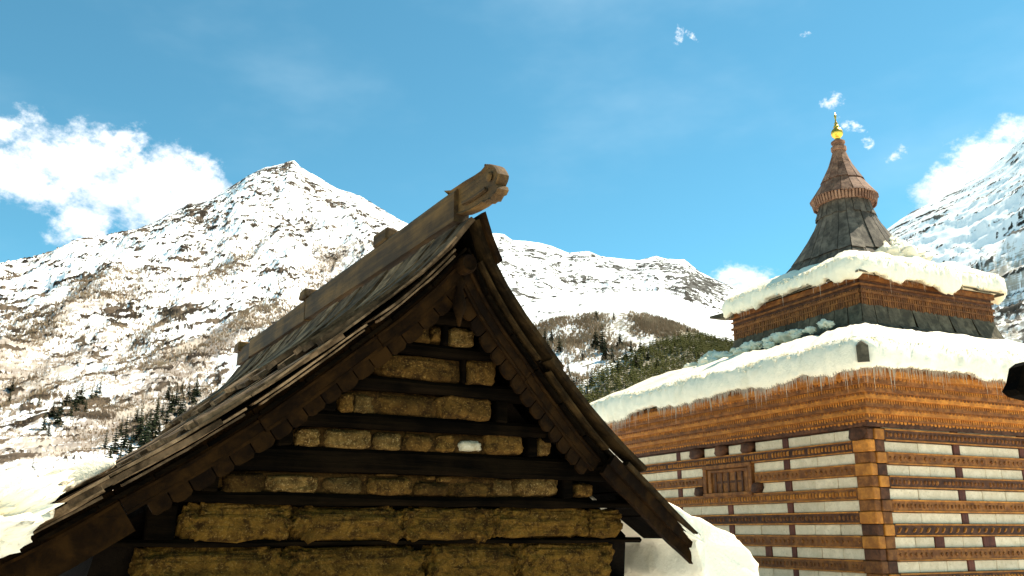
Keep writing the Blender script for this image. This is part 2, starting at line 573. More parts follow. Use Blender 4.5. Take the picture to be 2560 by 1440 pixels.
class Mountain:
    def __init__(s, name, label, ridge, dist, base, mat, nu, nv, seed, amp, wave, slant, strata, rockf, scrubf, rough=1.0, zbase=-2.0, power=1.6, back=0.2, sil=1.0, dash=1.0):
        az_t, el_t = np.array(ridge).T
        az = np.linspace(az_t[0], az_t[-1], nu)
        el = np.interp(az, az_t, el_t)
        D = np.interp(az, [p[0] for p in dist], [p[1] for p in dist])
        H = D * np.tan(np.radians(el)) + 1.6
        nb = max(6, int(nv * 0.05))
        v = np.concatenate([-np.linspace(back, 0, nb, endpoint=False), np.linspace(0, 1, nv) ** 1.15])
        A, Vv = np.meshgrid(np.radians(az), v)
        Dg = np.broadcast_to(D, A.shape)
        Hg = np.broadcast_to(H, A.shape)
        d = Dg - (Dg - base) * Vv
        z = np.where(Vv >= 0, zbase + (Hg - zbase) * np.clip(1 - Vv, 0, 1) ** power, Hg - (-Vv) * (Dg - base) * 0.75)
        X, Y = d * np.sin(A), d * np.cos(A)
        a2 = X + slant * Y
        fall = Y - slant * X
        taper = np.clip(np.abs(Vv) / 0.18, 0.0, 1.0) ** 0.8 * np.clip((1 - Vv) / 0.15, 0, 1)
        big = ridged(a2 / wave + seed, fall / (wave * 2.6) + seed * .7, 3)
        mid = ridged(a2 / (wave * .3) + seed, fall / (wave * .8) - seed, 4, 0.55)
        fine = fbm(a2 / (wave * .07) + 3 * seed, fall / (wave * .10), 4, 0.6)
        sh = (amp / 60) * np.clip(d / 900, 0.3, 1.3)
        z = z + sh * taper * 60 * (0.50 * (big - .5) + 0.17 * (mid - .5)) + sh * 3.0 * rough * fine * np.clip(0.35 * sil + taper, 0, 1)
        # strata coordinates: along the slope and up the slope, rotated to the dip of the rock
        hgt = z * 1.35
        ca, sa = math.cos(strata), math.sin(strata)
        p, q = a2 * ca + hgt * sa, -a2 * sa + hgt * ca
        k = dash * np.clip(1700 / np.mean(D), .6, 1.4)
        n1 = fbm(p / 48 * k + seed, q / 13 * k, 4, .6)
        n2 = fbm(p / 15 * k - seed, q / 5.5 * k, 4, .65)
        nn = .45 * n1 + .75 * n2
        s.X, s.Y = X, Y
        s.az = np.degrees(A)
        s.el = np.degrees(np.arctan2(z - 1.6, d))
        s.v, s.a2, s.fall, s.h = Vv, a2, fall, hgt
        s.front = Vv >= 0
        rk = np.clip(rockf(s, mid, fine), 0, 1.6)
        s.rock = nn - .62 + .62 * rk
        s.scrubd = np.clip(scrubf(s, mid, fine), -1, 1.6)
        kk = np.interp(d, [250, 600, 900, 1500], [3.0, 2.0, 1.0, .7])
        s.scrub = kk * 0 + .25 * fbm(a2 / 11, hgt / 7 + seed, 4, .75) + .45 * fbm(a2 / 3.5, hgt / 2.0 + seed, 3, .75) - .50 + .75 * s.scrubd
        tone = .5 + .6 * fbm(a2 / 25 - seed, hgt / 20, 4, .6)
        rkm = np.clip(s.rock / .15, 0, 1) * s.front
        z = z + sh * 2.6 * rkm * np.clip(0.25 * sil + taper, 0, 1)
        s.Z = z
        nr, nc = A.shape
        idx = np.arange(nr * nc).reshape(nr, nc)
        F = np.stack([idx[:-1, :-1], idx[:-1, 1:], idx[1:, 1:], idx[1:, :-1]], -1).reshape(-1, 4)[:, ::-1]
        V3 = np.stack([s.X, s.Y, s.Z], -1).reshape(-1, 3)
        o = np_mesh(name, V3, F, mat, smooth=True)
        me = o.data
        for nm, arr in (('rock', s.rock), ('scrub', s.scrub), ('tone', tone)):
            at = me.attributes.new(nm, 'FLOAT', 'POINT')
            at.data.foreach_set('value', arr.astype(np.float32).ravel())
        at = me.attributes.new('sheet', 'FLOAT_VECTOR', 'POINT')
        at.data.foreach_set('vector', np.stack([p, q * 2, 0 * q], -1).astype(np.float32).ravel())
        tag(o, label, kind='structure')
        s.o = o

    def at(s, az, el):
        k = np.argmin(np.where(s.front, ((s.az - az) * 1.0) ** 2 + (s.el - el) ** 2, 1e9))
        i, j = np.unravel_index(k, s.az.shape)
        return np.array([s.X[i, j], s.Y[i, j], s.Z[i, j]])

    def scatter(s, n, weight, r):
        """n random surface points, chance given by weight grid"""
        w = np.where(s.front, weight, 0) * np.hypot(s.X, s.Y)
        p = (w / w.sum()).ravel()
        k = r.choice(p.size, n, p=p)
        P = np.stack([s.X.ravel()[k], s.Y.ravel()[k], s.Z.ravel()[k]], -1)
        P[:, :2] += r.normal(0, 2.0, (n, 2))
        return P


gauss = lambda x, y, x0, y0, sx, sy: np.exp(-((x - x0) / sx) ** 2 - ((y - y0) / sy) ** 2)

RIDGE_L = [(-37, 13.4), (-34, 14.2), (-31.3, 14.56), (-30.09, 14.78), (-28.71, 15.44), (-27.3, 16.3), (-25.83, 17.02), (-24.29, 17.58), (-23.19, 18.21), (-22.08, 18.95),
           (-21.41, 19.48), (-20.69, 19.61), (-20.22, 19.79), (-19.05, 20.67), (-17.87, 21.66), (-16.89, 22.27), (-15.88, 22.57), (-15.37, 22.79), (-14.98, 22.91),
           (-14.56, 22.55), (-13.46, 22.09), (-12.09, 21.44), (-10.45, 21.05), (-9.07, 20.36), (-7.68, 19.65), (-7.13, 19.42), (-4.92, 18.2), (-2.17, 16.43), (0, 14)]
left_mtn = Mountain('mountain_slope', 'snowy mountain with a sharp peak above the gabled roof, brown scrub on its lower slopes', RIDGE_L,
                    [(-48, 1300), (-31, 1500), (-15, 1900), (-5, 2000), (4, 1700)], 230, M['left_mtn'], 800, 500, 4.2, 70, 330, 0.05, 0.8,
                    lambda s, mid, fine: 0.50 + 0.6 * np.clip(fbm(s.a2 / 160, s.fall / 120, 4) + .25, 0, 1) + 0.20 * gauss(s.az, s.el, -14.9, 21.2, 3.0, 1.6) + 0.55 * gauss(s.az, s.el, -20.6, 18.9, 1.3, .9)
                    + 0.75 * gauss(s.az, s.el, -25.2, 12.7, 1.2, .5) + 0.75 * gauss(s.az, s.el, -21.3, 12.8, .9, .6) + .5 * gauss(s.az, s.el, -29, 11.5, 2, 1) - 0.5 * fine * .4 + .35 * np.clip(.5 - mid, 0, 1),
                    lambda s, mid, fine: .12 + np.clip((s.v - .05) / .4, 0, 1) * .55 + .3 * np.clip((s.v - .5) / .3, 0, 1) + 1.3 * fbm(s.a2 / 60 + 9, s.fall / 420, 4))

RIDGE_M = [(-14, 16.5), (-6.28, 18.42), (-3.57, 18.75), (-1.51, 18.98), (-0.55, 18.91), (0.0, 18.52), (0.82, 18.47), (1.92, 18.31), (2.74, 18.11), (3.82, 17.65), (5.18, 17.73),
           (5.98, 17.39), (7.59, 17.13), (8.65, 17.04), (9.73, 17.25), (10.51, 17.0), (11.56, 16.94), (12.56, 16.07), (13.8, 15.36), (15.04, 14.85), (16.22, 13.81), (18.58, 12.65), (22.03, 11.65), (28, 10)]
mid_mtn = Mountain('mountain_range', 'distant white mountain range between the gabled roof and the temple', RIDGE_M,
                   [(-14, 2600), (28, 2900)], 700, M['mid_mtn'], 600, 260, 11.7, 60, 420, -0.15, -0.4,
                   lambda s, mid, fine: 0.66 + 0.65 * np.clip(fbm(s.a2 / 230 + 4, s.fall / 130, 4) + .2, 0, 1) + .8 * gauss(s.az, s.el, 12.4, 15.0, 2.0, .9) + .4 * gauss(s.az, s.el, 9.9, 16.9, .6, .5) - .2 * fine + .25 * np.clip(.5 - mid, 0, 1),
                   lambda s, mid, fine: 0.0 * s.v - 1)

RIDGE_S = [(-9, 14.5), (-2, 14.6), (1.0, 14.6), (4.5, 14.9), (7.5, 15.05), (9.7, 15.0), (11.0, 14.6), (12.3, 13.9), (14.3, 13.1), (16.5, 12.2), (19, 11.2), (24, 10)]
snow_hill = Mountain('snow_hill', 'smooth white snow shoulder above the wooded hill', RIDGE_S,
                     [(-9, 1500), (24, 1500)], 500, M['mid_mtn'], 420, 140, 23.1, 16, 260, 0.1, -0.3,
                     lambda s, mid, fine: 0.10 + .6 * gauss(s.az, s.el, 1.8, 13.6, 3.0, 1.4) + .35 * gauss(s.az, s.el, 8.7, 14.4, .9, .4) + .15 * fbm(s.a2 / 100, s.fall / 90, 4),
                     lambda s, mid, fine: .9 * gauss(s.az, s.el, 1.5, 12.6, 3.0, 1.6) - .3, rough=.5, sil=.5)

RIDGE_R = [(12, 9.5), (16, 11.8), (20.0, 15.01), (22.56, 16.71), (24.68, 17.89), (25.78, 18.46), (27.2, 18.95), (28.6, 19.43), (30.0, 20.1), (31.41, 20.97), (32.36, 21.68), (34.36, 22.56), (37.55, 23.89), (41.13, 23.44), (48, 22)]
right_mtn = Mountain('mountain_flank', 'steep white mountain flank rising behind the temple spire', RIDGE_R,
                     [(12, 2300), (24, 2200), (48, 1700)], 500, M['right_mtn'], 520, 280, 31.3, 55, 320, 0.3, 0.6,
                     lambda s, mid, fine: 0.54 + 0.5 * np.clip(fbm(s.a2 / 200 + 8, s.fall / 140, 4) + .15, 0, 1) + .15 * gauss(s.az, s.el, 31.5, 17.0, 2.0, 1.2) - .2 * fine + .25 * np.clip(.5 - mid, 0, 1),
                     lambda s, mid, fine: 1.0 * np.clip((17.2 - s.el - .25 * (31 - s.az)) / 2.5, 0, 1) + .4 * fbm(s.a2 / 150, s.fall / 150, 4))

RIDGE_F = [(-7, 9.0), (-3, 10.5), (-0.79, 11.6), (0.53, 12.54), (1.6, 12.92), (3.21, 13.43), (5.34, 13.65), (7.46, 13.73), (9.03, 13.42), (11.07, 12.7), (12.57, 11.99), (14.31, 11.5), (16.01, 11.0), (18.39, 10.3), (22.99, 9.5), (30, 8.5)]
hill = Mountain('wooded_hill', 'low hill with brown bare woods and dark conifers behind the gabled roof', RIDGE_F,
                [(-7, 800), (30, 760)], 240, M['hill'], 420, 220, 41.9, 20, 130, -0.1, 0.3,
                lambda s, mid, fine: 0.35 + .3 * fbm(s.a2 / 60, s.fall / 40, 4),
                lambda s, mid, fine: .85 + .5 * fbm(s.a2 / 70, s.fall / 90, 4) + 1.2 * (s.az > 9.5) + 1.2 * np.clip((9.0 - s.el + (s.az - 5.6) * .7) / .3, 0, 1) - .8 * gauss(s.az, s.el, 2.6, 10.3, 2.2, 1.0))


# ---------------------------------------------------------------- trees
def conifer_geo(r, h=10.0, w=1.5, layers=11, per=8):
    v, f = [], []
    for i in range(layers):
        t = i / (layers - 1)
        z = h * (0.10 + 0.86 * t)
        rad_ = w * (1 - t) ** 0.85 * r.uniform(.75, 1.15) + 0.12
        for k in range(per):
            a = 2 * math.pi * (k + r.uniform(-.35, .35)) / per + i * 1.3
            R = rad_ * r.uniform(.6, 1.2)
            wd = 0.30 * R + .1
            dr = 0.35 * R
            ca, sa = math.cos(a), math.sin(a)
            b = len(v)
            v += [(0, 0, z + .25 * h / layers), (R * .55 * ca - wd * sa, R * .55 * sa + wd * ca, z - dr * .3), (R * ca, R * sa, z - dr), (R * .55 * ca + wd * sa, R * .55 * sa - wd * ca, z - dr * .3)]
            f += [(b, b + 1, b + 2), (b, b + 2, b + 3)]
    b = len(v)
    v += [(.12, 0, h * .9), (-.06, .1, h * .9), (-.06, -.1, h * .9), (0, 0, h * 1.05)]
    f += [(b, b + 1, b + 3), (b + 1, b + 2, b + 3), (b + 2, b, b + 3)]
    return np.array(v), np.array(f)


tree_protos = []
for i in range(4):
    r = np.random.default_rng(50 + i)
    V, F = conifer_geo(r, 10.0, [2.3, 2.7, 2.0, 2.5][i], 14, 10)
    root = empty('conifer_tree', (0, -50 - i * 5, -100))
    np_mesh('crown', V, F, M['needles'], root)
    MB().lathe([(.22, 0), (.17, 3), (.10, 6), (.03, 9.6)], n=6).build('trunk', M['bark'], root)
    tree_protos.append(root)
used = [False] * 4


def copy_tree(o):
    c = o.copy()
    col.objects.link(c)
    for ch in o.children:
        d = ch.copy()
        d.parent = c
        col.objects.link(d)
    return c


def px_dir(px, py):
    """photo pixel -> (azimuth, elevation) in degrees"""
    x, y = (px - 1280) / 2200, (720 - py) / 2200
    d = (x, math.cos(PITCH) - y * math.sin(PITCH), math.sin(PITCH) + y * math.cos(PITCH))
    return math.degrees(math.atan2(d[0], d[1])), math.degrees(math.atan2(d[2], math.hypot(d[0], d[1])))


def plant_tree(mt, az, el, hpx, label, group, i):
    p = mt.at(az, el)
    dist = math.hypot(p[0], p[1])
    h = hpx / 2200 * dist
    k = i % 4
    o = tree_protos[k] if not used[k] else copy_tree(tree_protos[k])
    used[k] = True
    o.location = (p[0], p[1], p[2] - 0.04 * h)
    s = h / 10
    o.scale = (s * random.uniform(.85, 1.2), s * random.uniform(.85, 1.2), s)
    o.rotation_euler = (0, 0, random.uniform(0, 6.28))
    tag(o, label, 'tree', group)


ti = 0
left_trees = [(108, 1075, 55), (130, 1045, 40), (150, 1040, 45), (165, 1020, 50), (185, 1030, 55), (200, 1018, 45), (228, 1005, 40), (240, 995, 45), (262, 1120, 50), (285, 1135, 60), (310, 1120, 80), (330, 1110, 40), (345, 1105, 75), (358, 1135, 90),
              (372, 1075, 60), (388, 1070, 65), (405, 1050, 45), (428, 1030, 55), (440, 1010, 50), (455, 1040, 60), (470, 1000, 55), (490, 990, 60), (50, 1205, 40), (78, 1195, 38), (30, 985, 30), (70, 955, 25), (300, 1090, 45), (340, 1060, 45), (120, 1090, 40), (142, 1062, 45), (175, 1045, 40), (212, 1030, 38), (250, 985, 35), (275, 1150, 45), (322, 1140, 60), (352, 1090, 55), (366, 1115, 70), (380, 1100, 60), (396, 1085, 50), (415, 1062, 50), (448, 1050, 50), (482, 1010, 45), (395, 1030, 40), (420, 1000, 40), (455, 985, 35), (300, 1150, 40), (95, 1020, 30), (22, 1010, 28)]
for px, py, h in left_trees:
    a, e = px_dir(px, py)
    plant_tree(left_mtn, a, e, h * random.uniform(.85, 1.2), 'small dark conifer on the scrubby snow slope left of the gabled roof', 'conifers on the left slope', ti)
    ti += 1
hill_trees = [(1362, 860, 55), (1378, 858, 40), (1400, 880, 60), (1345, 900, 60), (1368, 905, 75), (1490, 870, 60), (1505, 880, 95), (1515, 900, 70), (1530, 905, 55), (1550, 870, 45), (1565, 900, 45), (1576, 880, 40), (1420, 930, 40), (1388, 945, 45),
              (1405, 955, 45), (1425, 945, 35), (1440, 960, 35), (1478, 965, 38), (1510, 955, 32), (1395, 985, 45), (1415, 985, 38), (1435, 975, 42), (1470, 990, 36), (1385, 920, 50), (1645, 925, 38), (1668, 805, 22), (1682, 812, 24), (1705, 822, 16),
              (1720, 830, 16), (1745, 842, 18), (1765, 846, 16), (1785, 850, 18), (1800, 852, 16), (1815, 855, 18), (1600, 880, 45), (1620, 900, 40), (1590, 920, 50), (1545, 930, 45), (1345, 850, 45), (1455, 900, 40), (1535, 800, 30), (1490, 800, 35)]
for px, py, h in hill_trees:
    a, e = px_dir(px, py)
    plant_tree(hill, a, e, h * random.uniform(.8, 1.1), 'small dark conifer on the wooded hill between roof and temple', 'conifers on the wooded hill', ti)
    ti += 1


def merged(protos, P, S, R):
    Vs, Fs, base = [], [], 0
    for k, (V, F) in enumerate(protos):
        sel = np.where(np.arange(len(P)) % len(protos) == k)[0]
        c, s = np.cos(R[sel]), np.sin(R[sel])
        x = V[None, :, 0] * c[:, None] - V[None, :, 1] * s[:, None]
        y = V[None, :, 0] * s[:, None] + V[None, :, 1] * c[:, None]
        W = np.stack([x, y, np.broadcast_to(V[:, 2], x.shape)], -1) * S[sel][:, None, None] + P[sel][:, None, :]
        Vs.append(W.reshape(-1, 3))
        Fs.append((F[None] + (np.arange(len(sel)) * len(V))[:, None, None]).reshape(-1, F.shape[1]) + base)
        base += len(sel) * len(V)
    return np.concatenate(Vs), np.concatenate(Fs)


def forest():
    r = np.random.default_rng(77)
    protos = [conifer_geo(r, 8, 2.4, 4, 6) for _ in range(4)]
    # dark evergreen mass on the right and lower part of the hill
    line = np.interp(hill.az, [-1, 3.2, 5.6, 7.5, 9.5, 12, 16], [6.5, 8.0, 9.8, 11.0, 11.8, 12.2, 12.6])
    w = np.clip((line - hill.el) / .25, 0, 1) * (hill.el > 5.2) * (hill.az > 1.5) * (hill.az < 17.5)
    w = w * np.where(fbm(hill.a2 / 18, hill.fall / 18, 3) > .62, 0.0, 1)
    P = hill.scatter(13000, w, r)
    S = r.uniform(.35, .75, len(P))
    V, F = merged(protos, P, S, r.uniform(0, 6.28, len(P)))
    o = np_mesh('evergreen_forest', V, F, M['forest'])
    tag(o, 'dense olive green forest covering the lower right of the wooded hill', 'forest', kind='stuff')

    def bush(r):
        v, f = [], []
        for k in range(9):
            a = r.uniform(0, 6.28)
            t = r.uniform(.15, .9)
            h = r.uniform(1.6, 3.4)
            x, y = .3 * math.cos(a), .3 * math.sin(a)
            b = len(v)
            wd = r.uniform(.10, .26)
            v += [(x - wd * math.sin(a), y + wd * math.cos(a), 0), (x + wd * math.sin(a), y - wd * math.cos(a), 0), (x + t * math.cos(a) * h * .45, y + t * math.sin(a) * h * .45, h)]
            f += [(b, b + 1, b + 2)]
        return np.array(v), np.array(f)
    bp = [bush(r) for _ in range(5)]
    w = np.clip((hill.el - line) / .3 + .3, 0, 1) * np.clip(.5 + 1.6 * fbm(hill.a2 / 40, hill.fall / 60, 3), 0, 1) * (hill.az > -2) * (hill.az < 17) * (1 - .95 * gauss(hill.az, hill.el, 2.6, 10.2, 2.0, 1.0))
    P = hill.scatter(9000, w, r)
    V, F = merged(bp, P, r.uniform(.6, 1.5, len(P)), r.uniform(0, 6.28, len(P)))
    tag(np_mesh('bare_woodland', V, F, M['twigs']), 'brown leafless woodland on top of the low hill', 'woodland', kind='stuff')
    w = np.clip(left_mtn.scrubd, 0, 1) * (left_mtn.az > -33) * (left_mtn.v > .3) * np.clip(.4 + 2 * fbm(left_mtn.a2 / 60, left_mtn.fall / 150, 3), 0, 1)
    P = left_mtn.scatter(26000, w, r)
    d = np.hypot(P[:, 0], P[:, 1])
    V, F = merged(bp, P, r.uniform(.45, 1.1, len(P)) * np.clip(d / 700, .5, 1.4), r.uniform(0, 6.28, len(P)))
    w = (left_mtn.az > -33) * (left_mtn.az < -10) * (left_mtn.el > .5) * (left_mtn.el < 10) * np.clip(.45 + 1.8 * fbm(left_mtn.a2 / 35, left_mtn.fall / 80, 4), .05, 1) / np.hypot(left_mtn.X, left_mtn.Y) ** 1.2
    P = left_mtn.scatter(24000, w, r)
    d = np.hypot(P[:, 0], P[:, 1])
    V2, F2 = merged([(q[0][:15], q[1][:5]) for q in bp], P, r.uniform(.25, .6, len(P)) * np.clip(d / 500, .45, 1.2), r.uniform(0, 6.28, len(P)))
    V, F = np.concatenate([V, V2]), np.concatenate([F, F2 + len(V)])
    tag(np_mesh('winter_scrub', V, F, M['twigs']), 'brown leafless scrub on the lower left mountain slope', 'scrub', kind='stuff')


forest()


# ---------------------------------------------------------------- snow on roofs
def rounded_rect(hx, hy, r, per_side, per_arc):
    """points and outward normals round a rectangle, starting in the middle of a side"""
    pts = []
    cs = [(hx - r, -(hy - r), -90), (hx - r, hy - r, 0), (-(hx - r), hy - r, 90), (-(hx - r), -(hy - r), 180)]
    for i, (cx, cy, a0) in enumerate(cs):
        for j in range(per_arc):
            a = rad(a0 + 90 * j / per_arc)
            pts.append((cx + r * math.cos(a), cy + r * math.sin(a), math.cos(a), math.sin(a)))
        nx, ny, _ = cs[(i + 1) % 4]
        a = rad(a0 + 90)
        ex, ey = cx + r * math.cos(a), cy + r * math.sin(a)
        fx, fy = nx + r * math.cos(a), ny + r * math.sin(a)
        for j in range(per_side):
            t = j / per_side
            pts.append((ex + (fx - ex) * t, ey + (fy - ey) * t, math.cos(a), math.sin(a)))
    return np.array(pts)


def snow_ring(name, label, root_mat, cx, cy, hx, hy, ix, iy, z_out, z_in, thick, over, sag, seed, per_side=110, curve=1.0, r_out=.35, icicle_n=300, tmod=None, wob=.4, inner=.25):
    O = rounded_rect(hx, hy, r_out, per_side, 14)
    I = rounded_rect(ix, iy, min(.25, ix * .6), per_side, 14)
    n = len(O)
    t = np.concatenate([[0], np.cumsum(np.hypot(*(np.diff(O[:, :2], axis=0).T)))])
    px, py = O[:, 0], O[:, 1]
    big = fbm(px * .55 + seed, py * .55, 3)
    med = fbm(px * 1.9 + seed, py * 1.9 - seed, 4, .6)
    sm = fbm(px * 7 + seed, py * 7, 3, .6)
    th = thick * (1 + .35 * big + .12 * med)
    if tmod is not None:
        th = th * tmod(px, py)
    sg = np.clip(sag * (.5 + 1.6 * big + wob * med + .22 * sm), .005, sag * 2.2)
    ov = over * (1 + .5 * big + .18 * med + .10 * sm)
    rows = []
    m = 12
    for j in range(m):
        q = j / m
        x = I[:, 0] + (O[:, 0] - I[:, 0]) * q
        y = I[:, 1] + (O[:, 1] - I[:, 1]) * q
        z = z_in + (z_out - z_in) * q ** curve
        w = min(1, inner + q * 1.6)
        zz = z + th * w + .035 * fbm(x * 2.5 + seed, y * 2.5, 4, .6) * 1.5
        rows.append((x, y, zz))
    nx, ny = O[:, 2], O[:, 3]
    for (k, hgt) in ((-.10, .98), (.35, .90), (.70, .74), (.93, .50), (1.0, .22), (.92, -.02)):
        j2 = .03 * fbm(px * 6 + k * 9, py * 6 + hgt * 7 + seed, 4, .7)
        rows.append((px + nx * (ov * k + j2 * 1.5), py + ny * (ov * k + j2 * 1.5), z_out + th * hgt + j2))
    for (k, hgt) in ((.80, -.75), (.55, -1.0), (.20, -.85)):
        rows.append((px + nx * ov * k, py + ny * ov * k, z_out - sg * -hgt))
    rows.append((px - nx * .12, py - ny * .12, z_out + 0 * px - .01))
    V = np.stack([np.stack(r_, -1) for r_ in rows], 0)
    R = len(rows)
    V = V.reshape(-1, 3) + np.array([cx, cy, 0])
    idx = np.arange(R * n).reshape(R, n)
    nx2 = np.roll(idx, -1, axis=1)
    F = np.stack([idx[:-1], nx2[:-1], nx2[1:], idx[1:]], -1).reshape(-1, 4)[:, ::-1]
    o = np_mesh(name, V, F, M['snow_roof'], smooth=True)
    o.matrix_world = root_mat
    tag(o, label, 'snow')
    rr = np.random.default_rng(int(seed * 10))
    mb = MB()
    for _ in range(icicle_n):
        k = rr.integers(0, n)
        if sg[k] < sag * .25:
            continue
        L = min(.40, .03 + rr.exponential(.07))
        w = .004 + .012 * L
        x, y = px[k] + nx[k] * ov[k] * rr.uniform(.3, .75) + cx, py[k] + ny[k] * ov[k] * rr.uniform(.3, .75) + cy
        z = z_out - sg[k] * .8
        mb.add([(x + w, y, z), (x - w * .5, y + w * .87, z), (x - w * .5, y - w * .87, z), (x, y, z - L)], [(0, 1, 3), (1, 2, 3), (2, 0, 3)])
    ic = mb.build('icicle_fringe', M['ice'], o)
    tag(ic, kind='stuff')
    # crumbs of snow along the crest of the lip
    mb = MB()
    for _ in range(per_side * 14):
        k = rr.integers(0, n)
        e = rr.uniform(-.3, .85)
        hgt = float(np.interp(e, [-.3, .35, .7, .93], [1.02, .92, .76, .5]))
        x, y, z = px[k] + nx[k] * ov[k] * e + cx + rr.normal(0, .02), py[k] + ny[k] * ov[k] * e + cy + rr.normal(0, .02), z_out + th[k] * hgt
        q = rr.uniform(.008, .03)
        a_, b_, c_ = q * rr.uniform(.6, 1.2), q * rr.uniform(.6, 1.2), q * rr.uniform(.6, 1.2)
        mb.add([(x + a_, y, z), (x, y + b_, z), (x - a_, y, z), (x, y - b_, z), (x, y, z + c_), (x, y, z - c_)], [(0, 1, 4), (1, 2, 4), (2, 3, 4), (3, 0, 4), (1, 0, 5), (2, 1, 5), (3, 2, 5), (0, 3, 5)])
    tag(mb.build('snow_crumbs', M['snow_roof'], o), kind='stuff')
    return o


# ---------------------------------------------------------------- the temple
import mathutils
T_ROT = 25.3
T_LOC = (5.588, 13.920, 0.0)
TW, TD = 7.5, 6.9                      # along the right face (local x) and the left face (local y)
TMAT = mathutils.Matrix.Translation(T_LOC) @ mathutils.Matrix.Rotation(rad(T_ROT), 4, 'Z')
PER, STN = 0.365, 0.175                # course height, of which stone
TOP = 3.155                            # top of the upper stone course on the left face
TCX, TCY = TW / 2, TD / 2


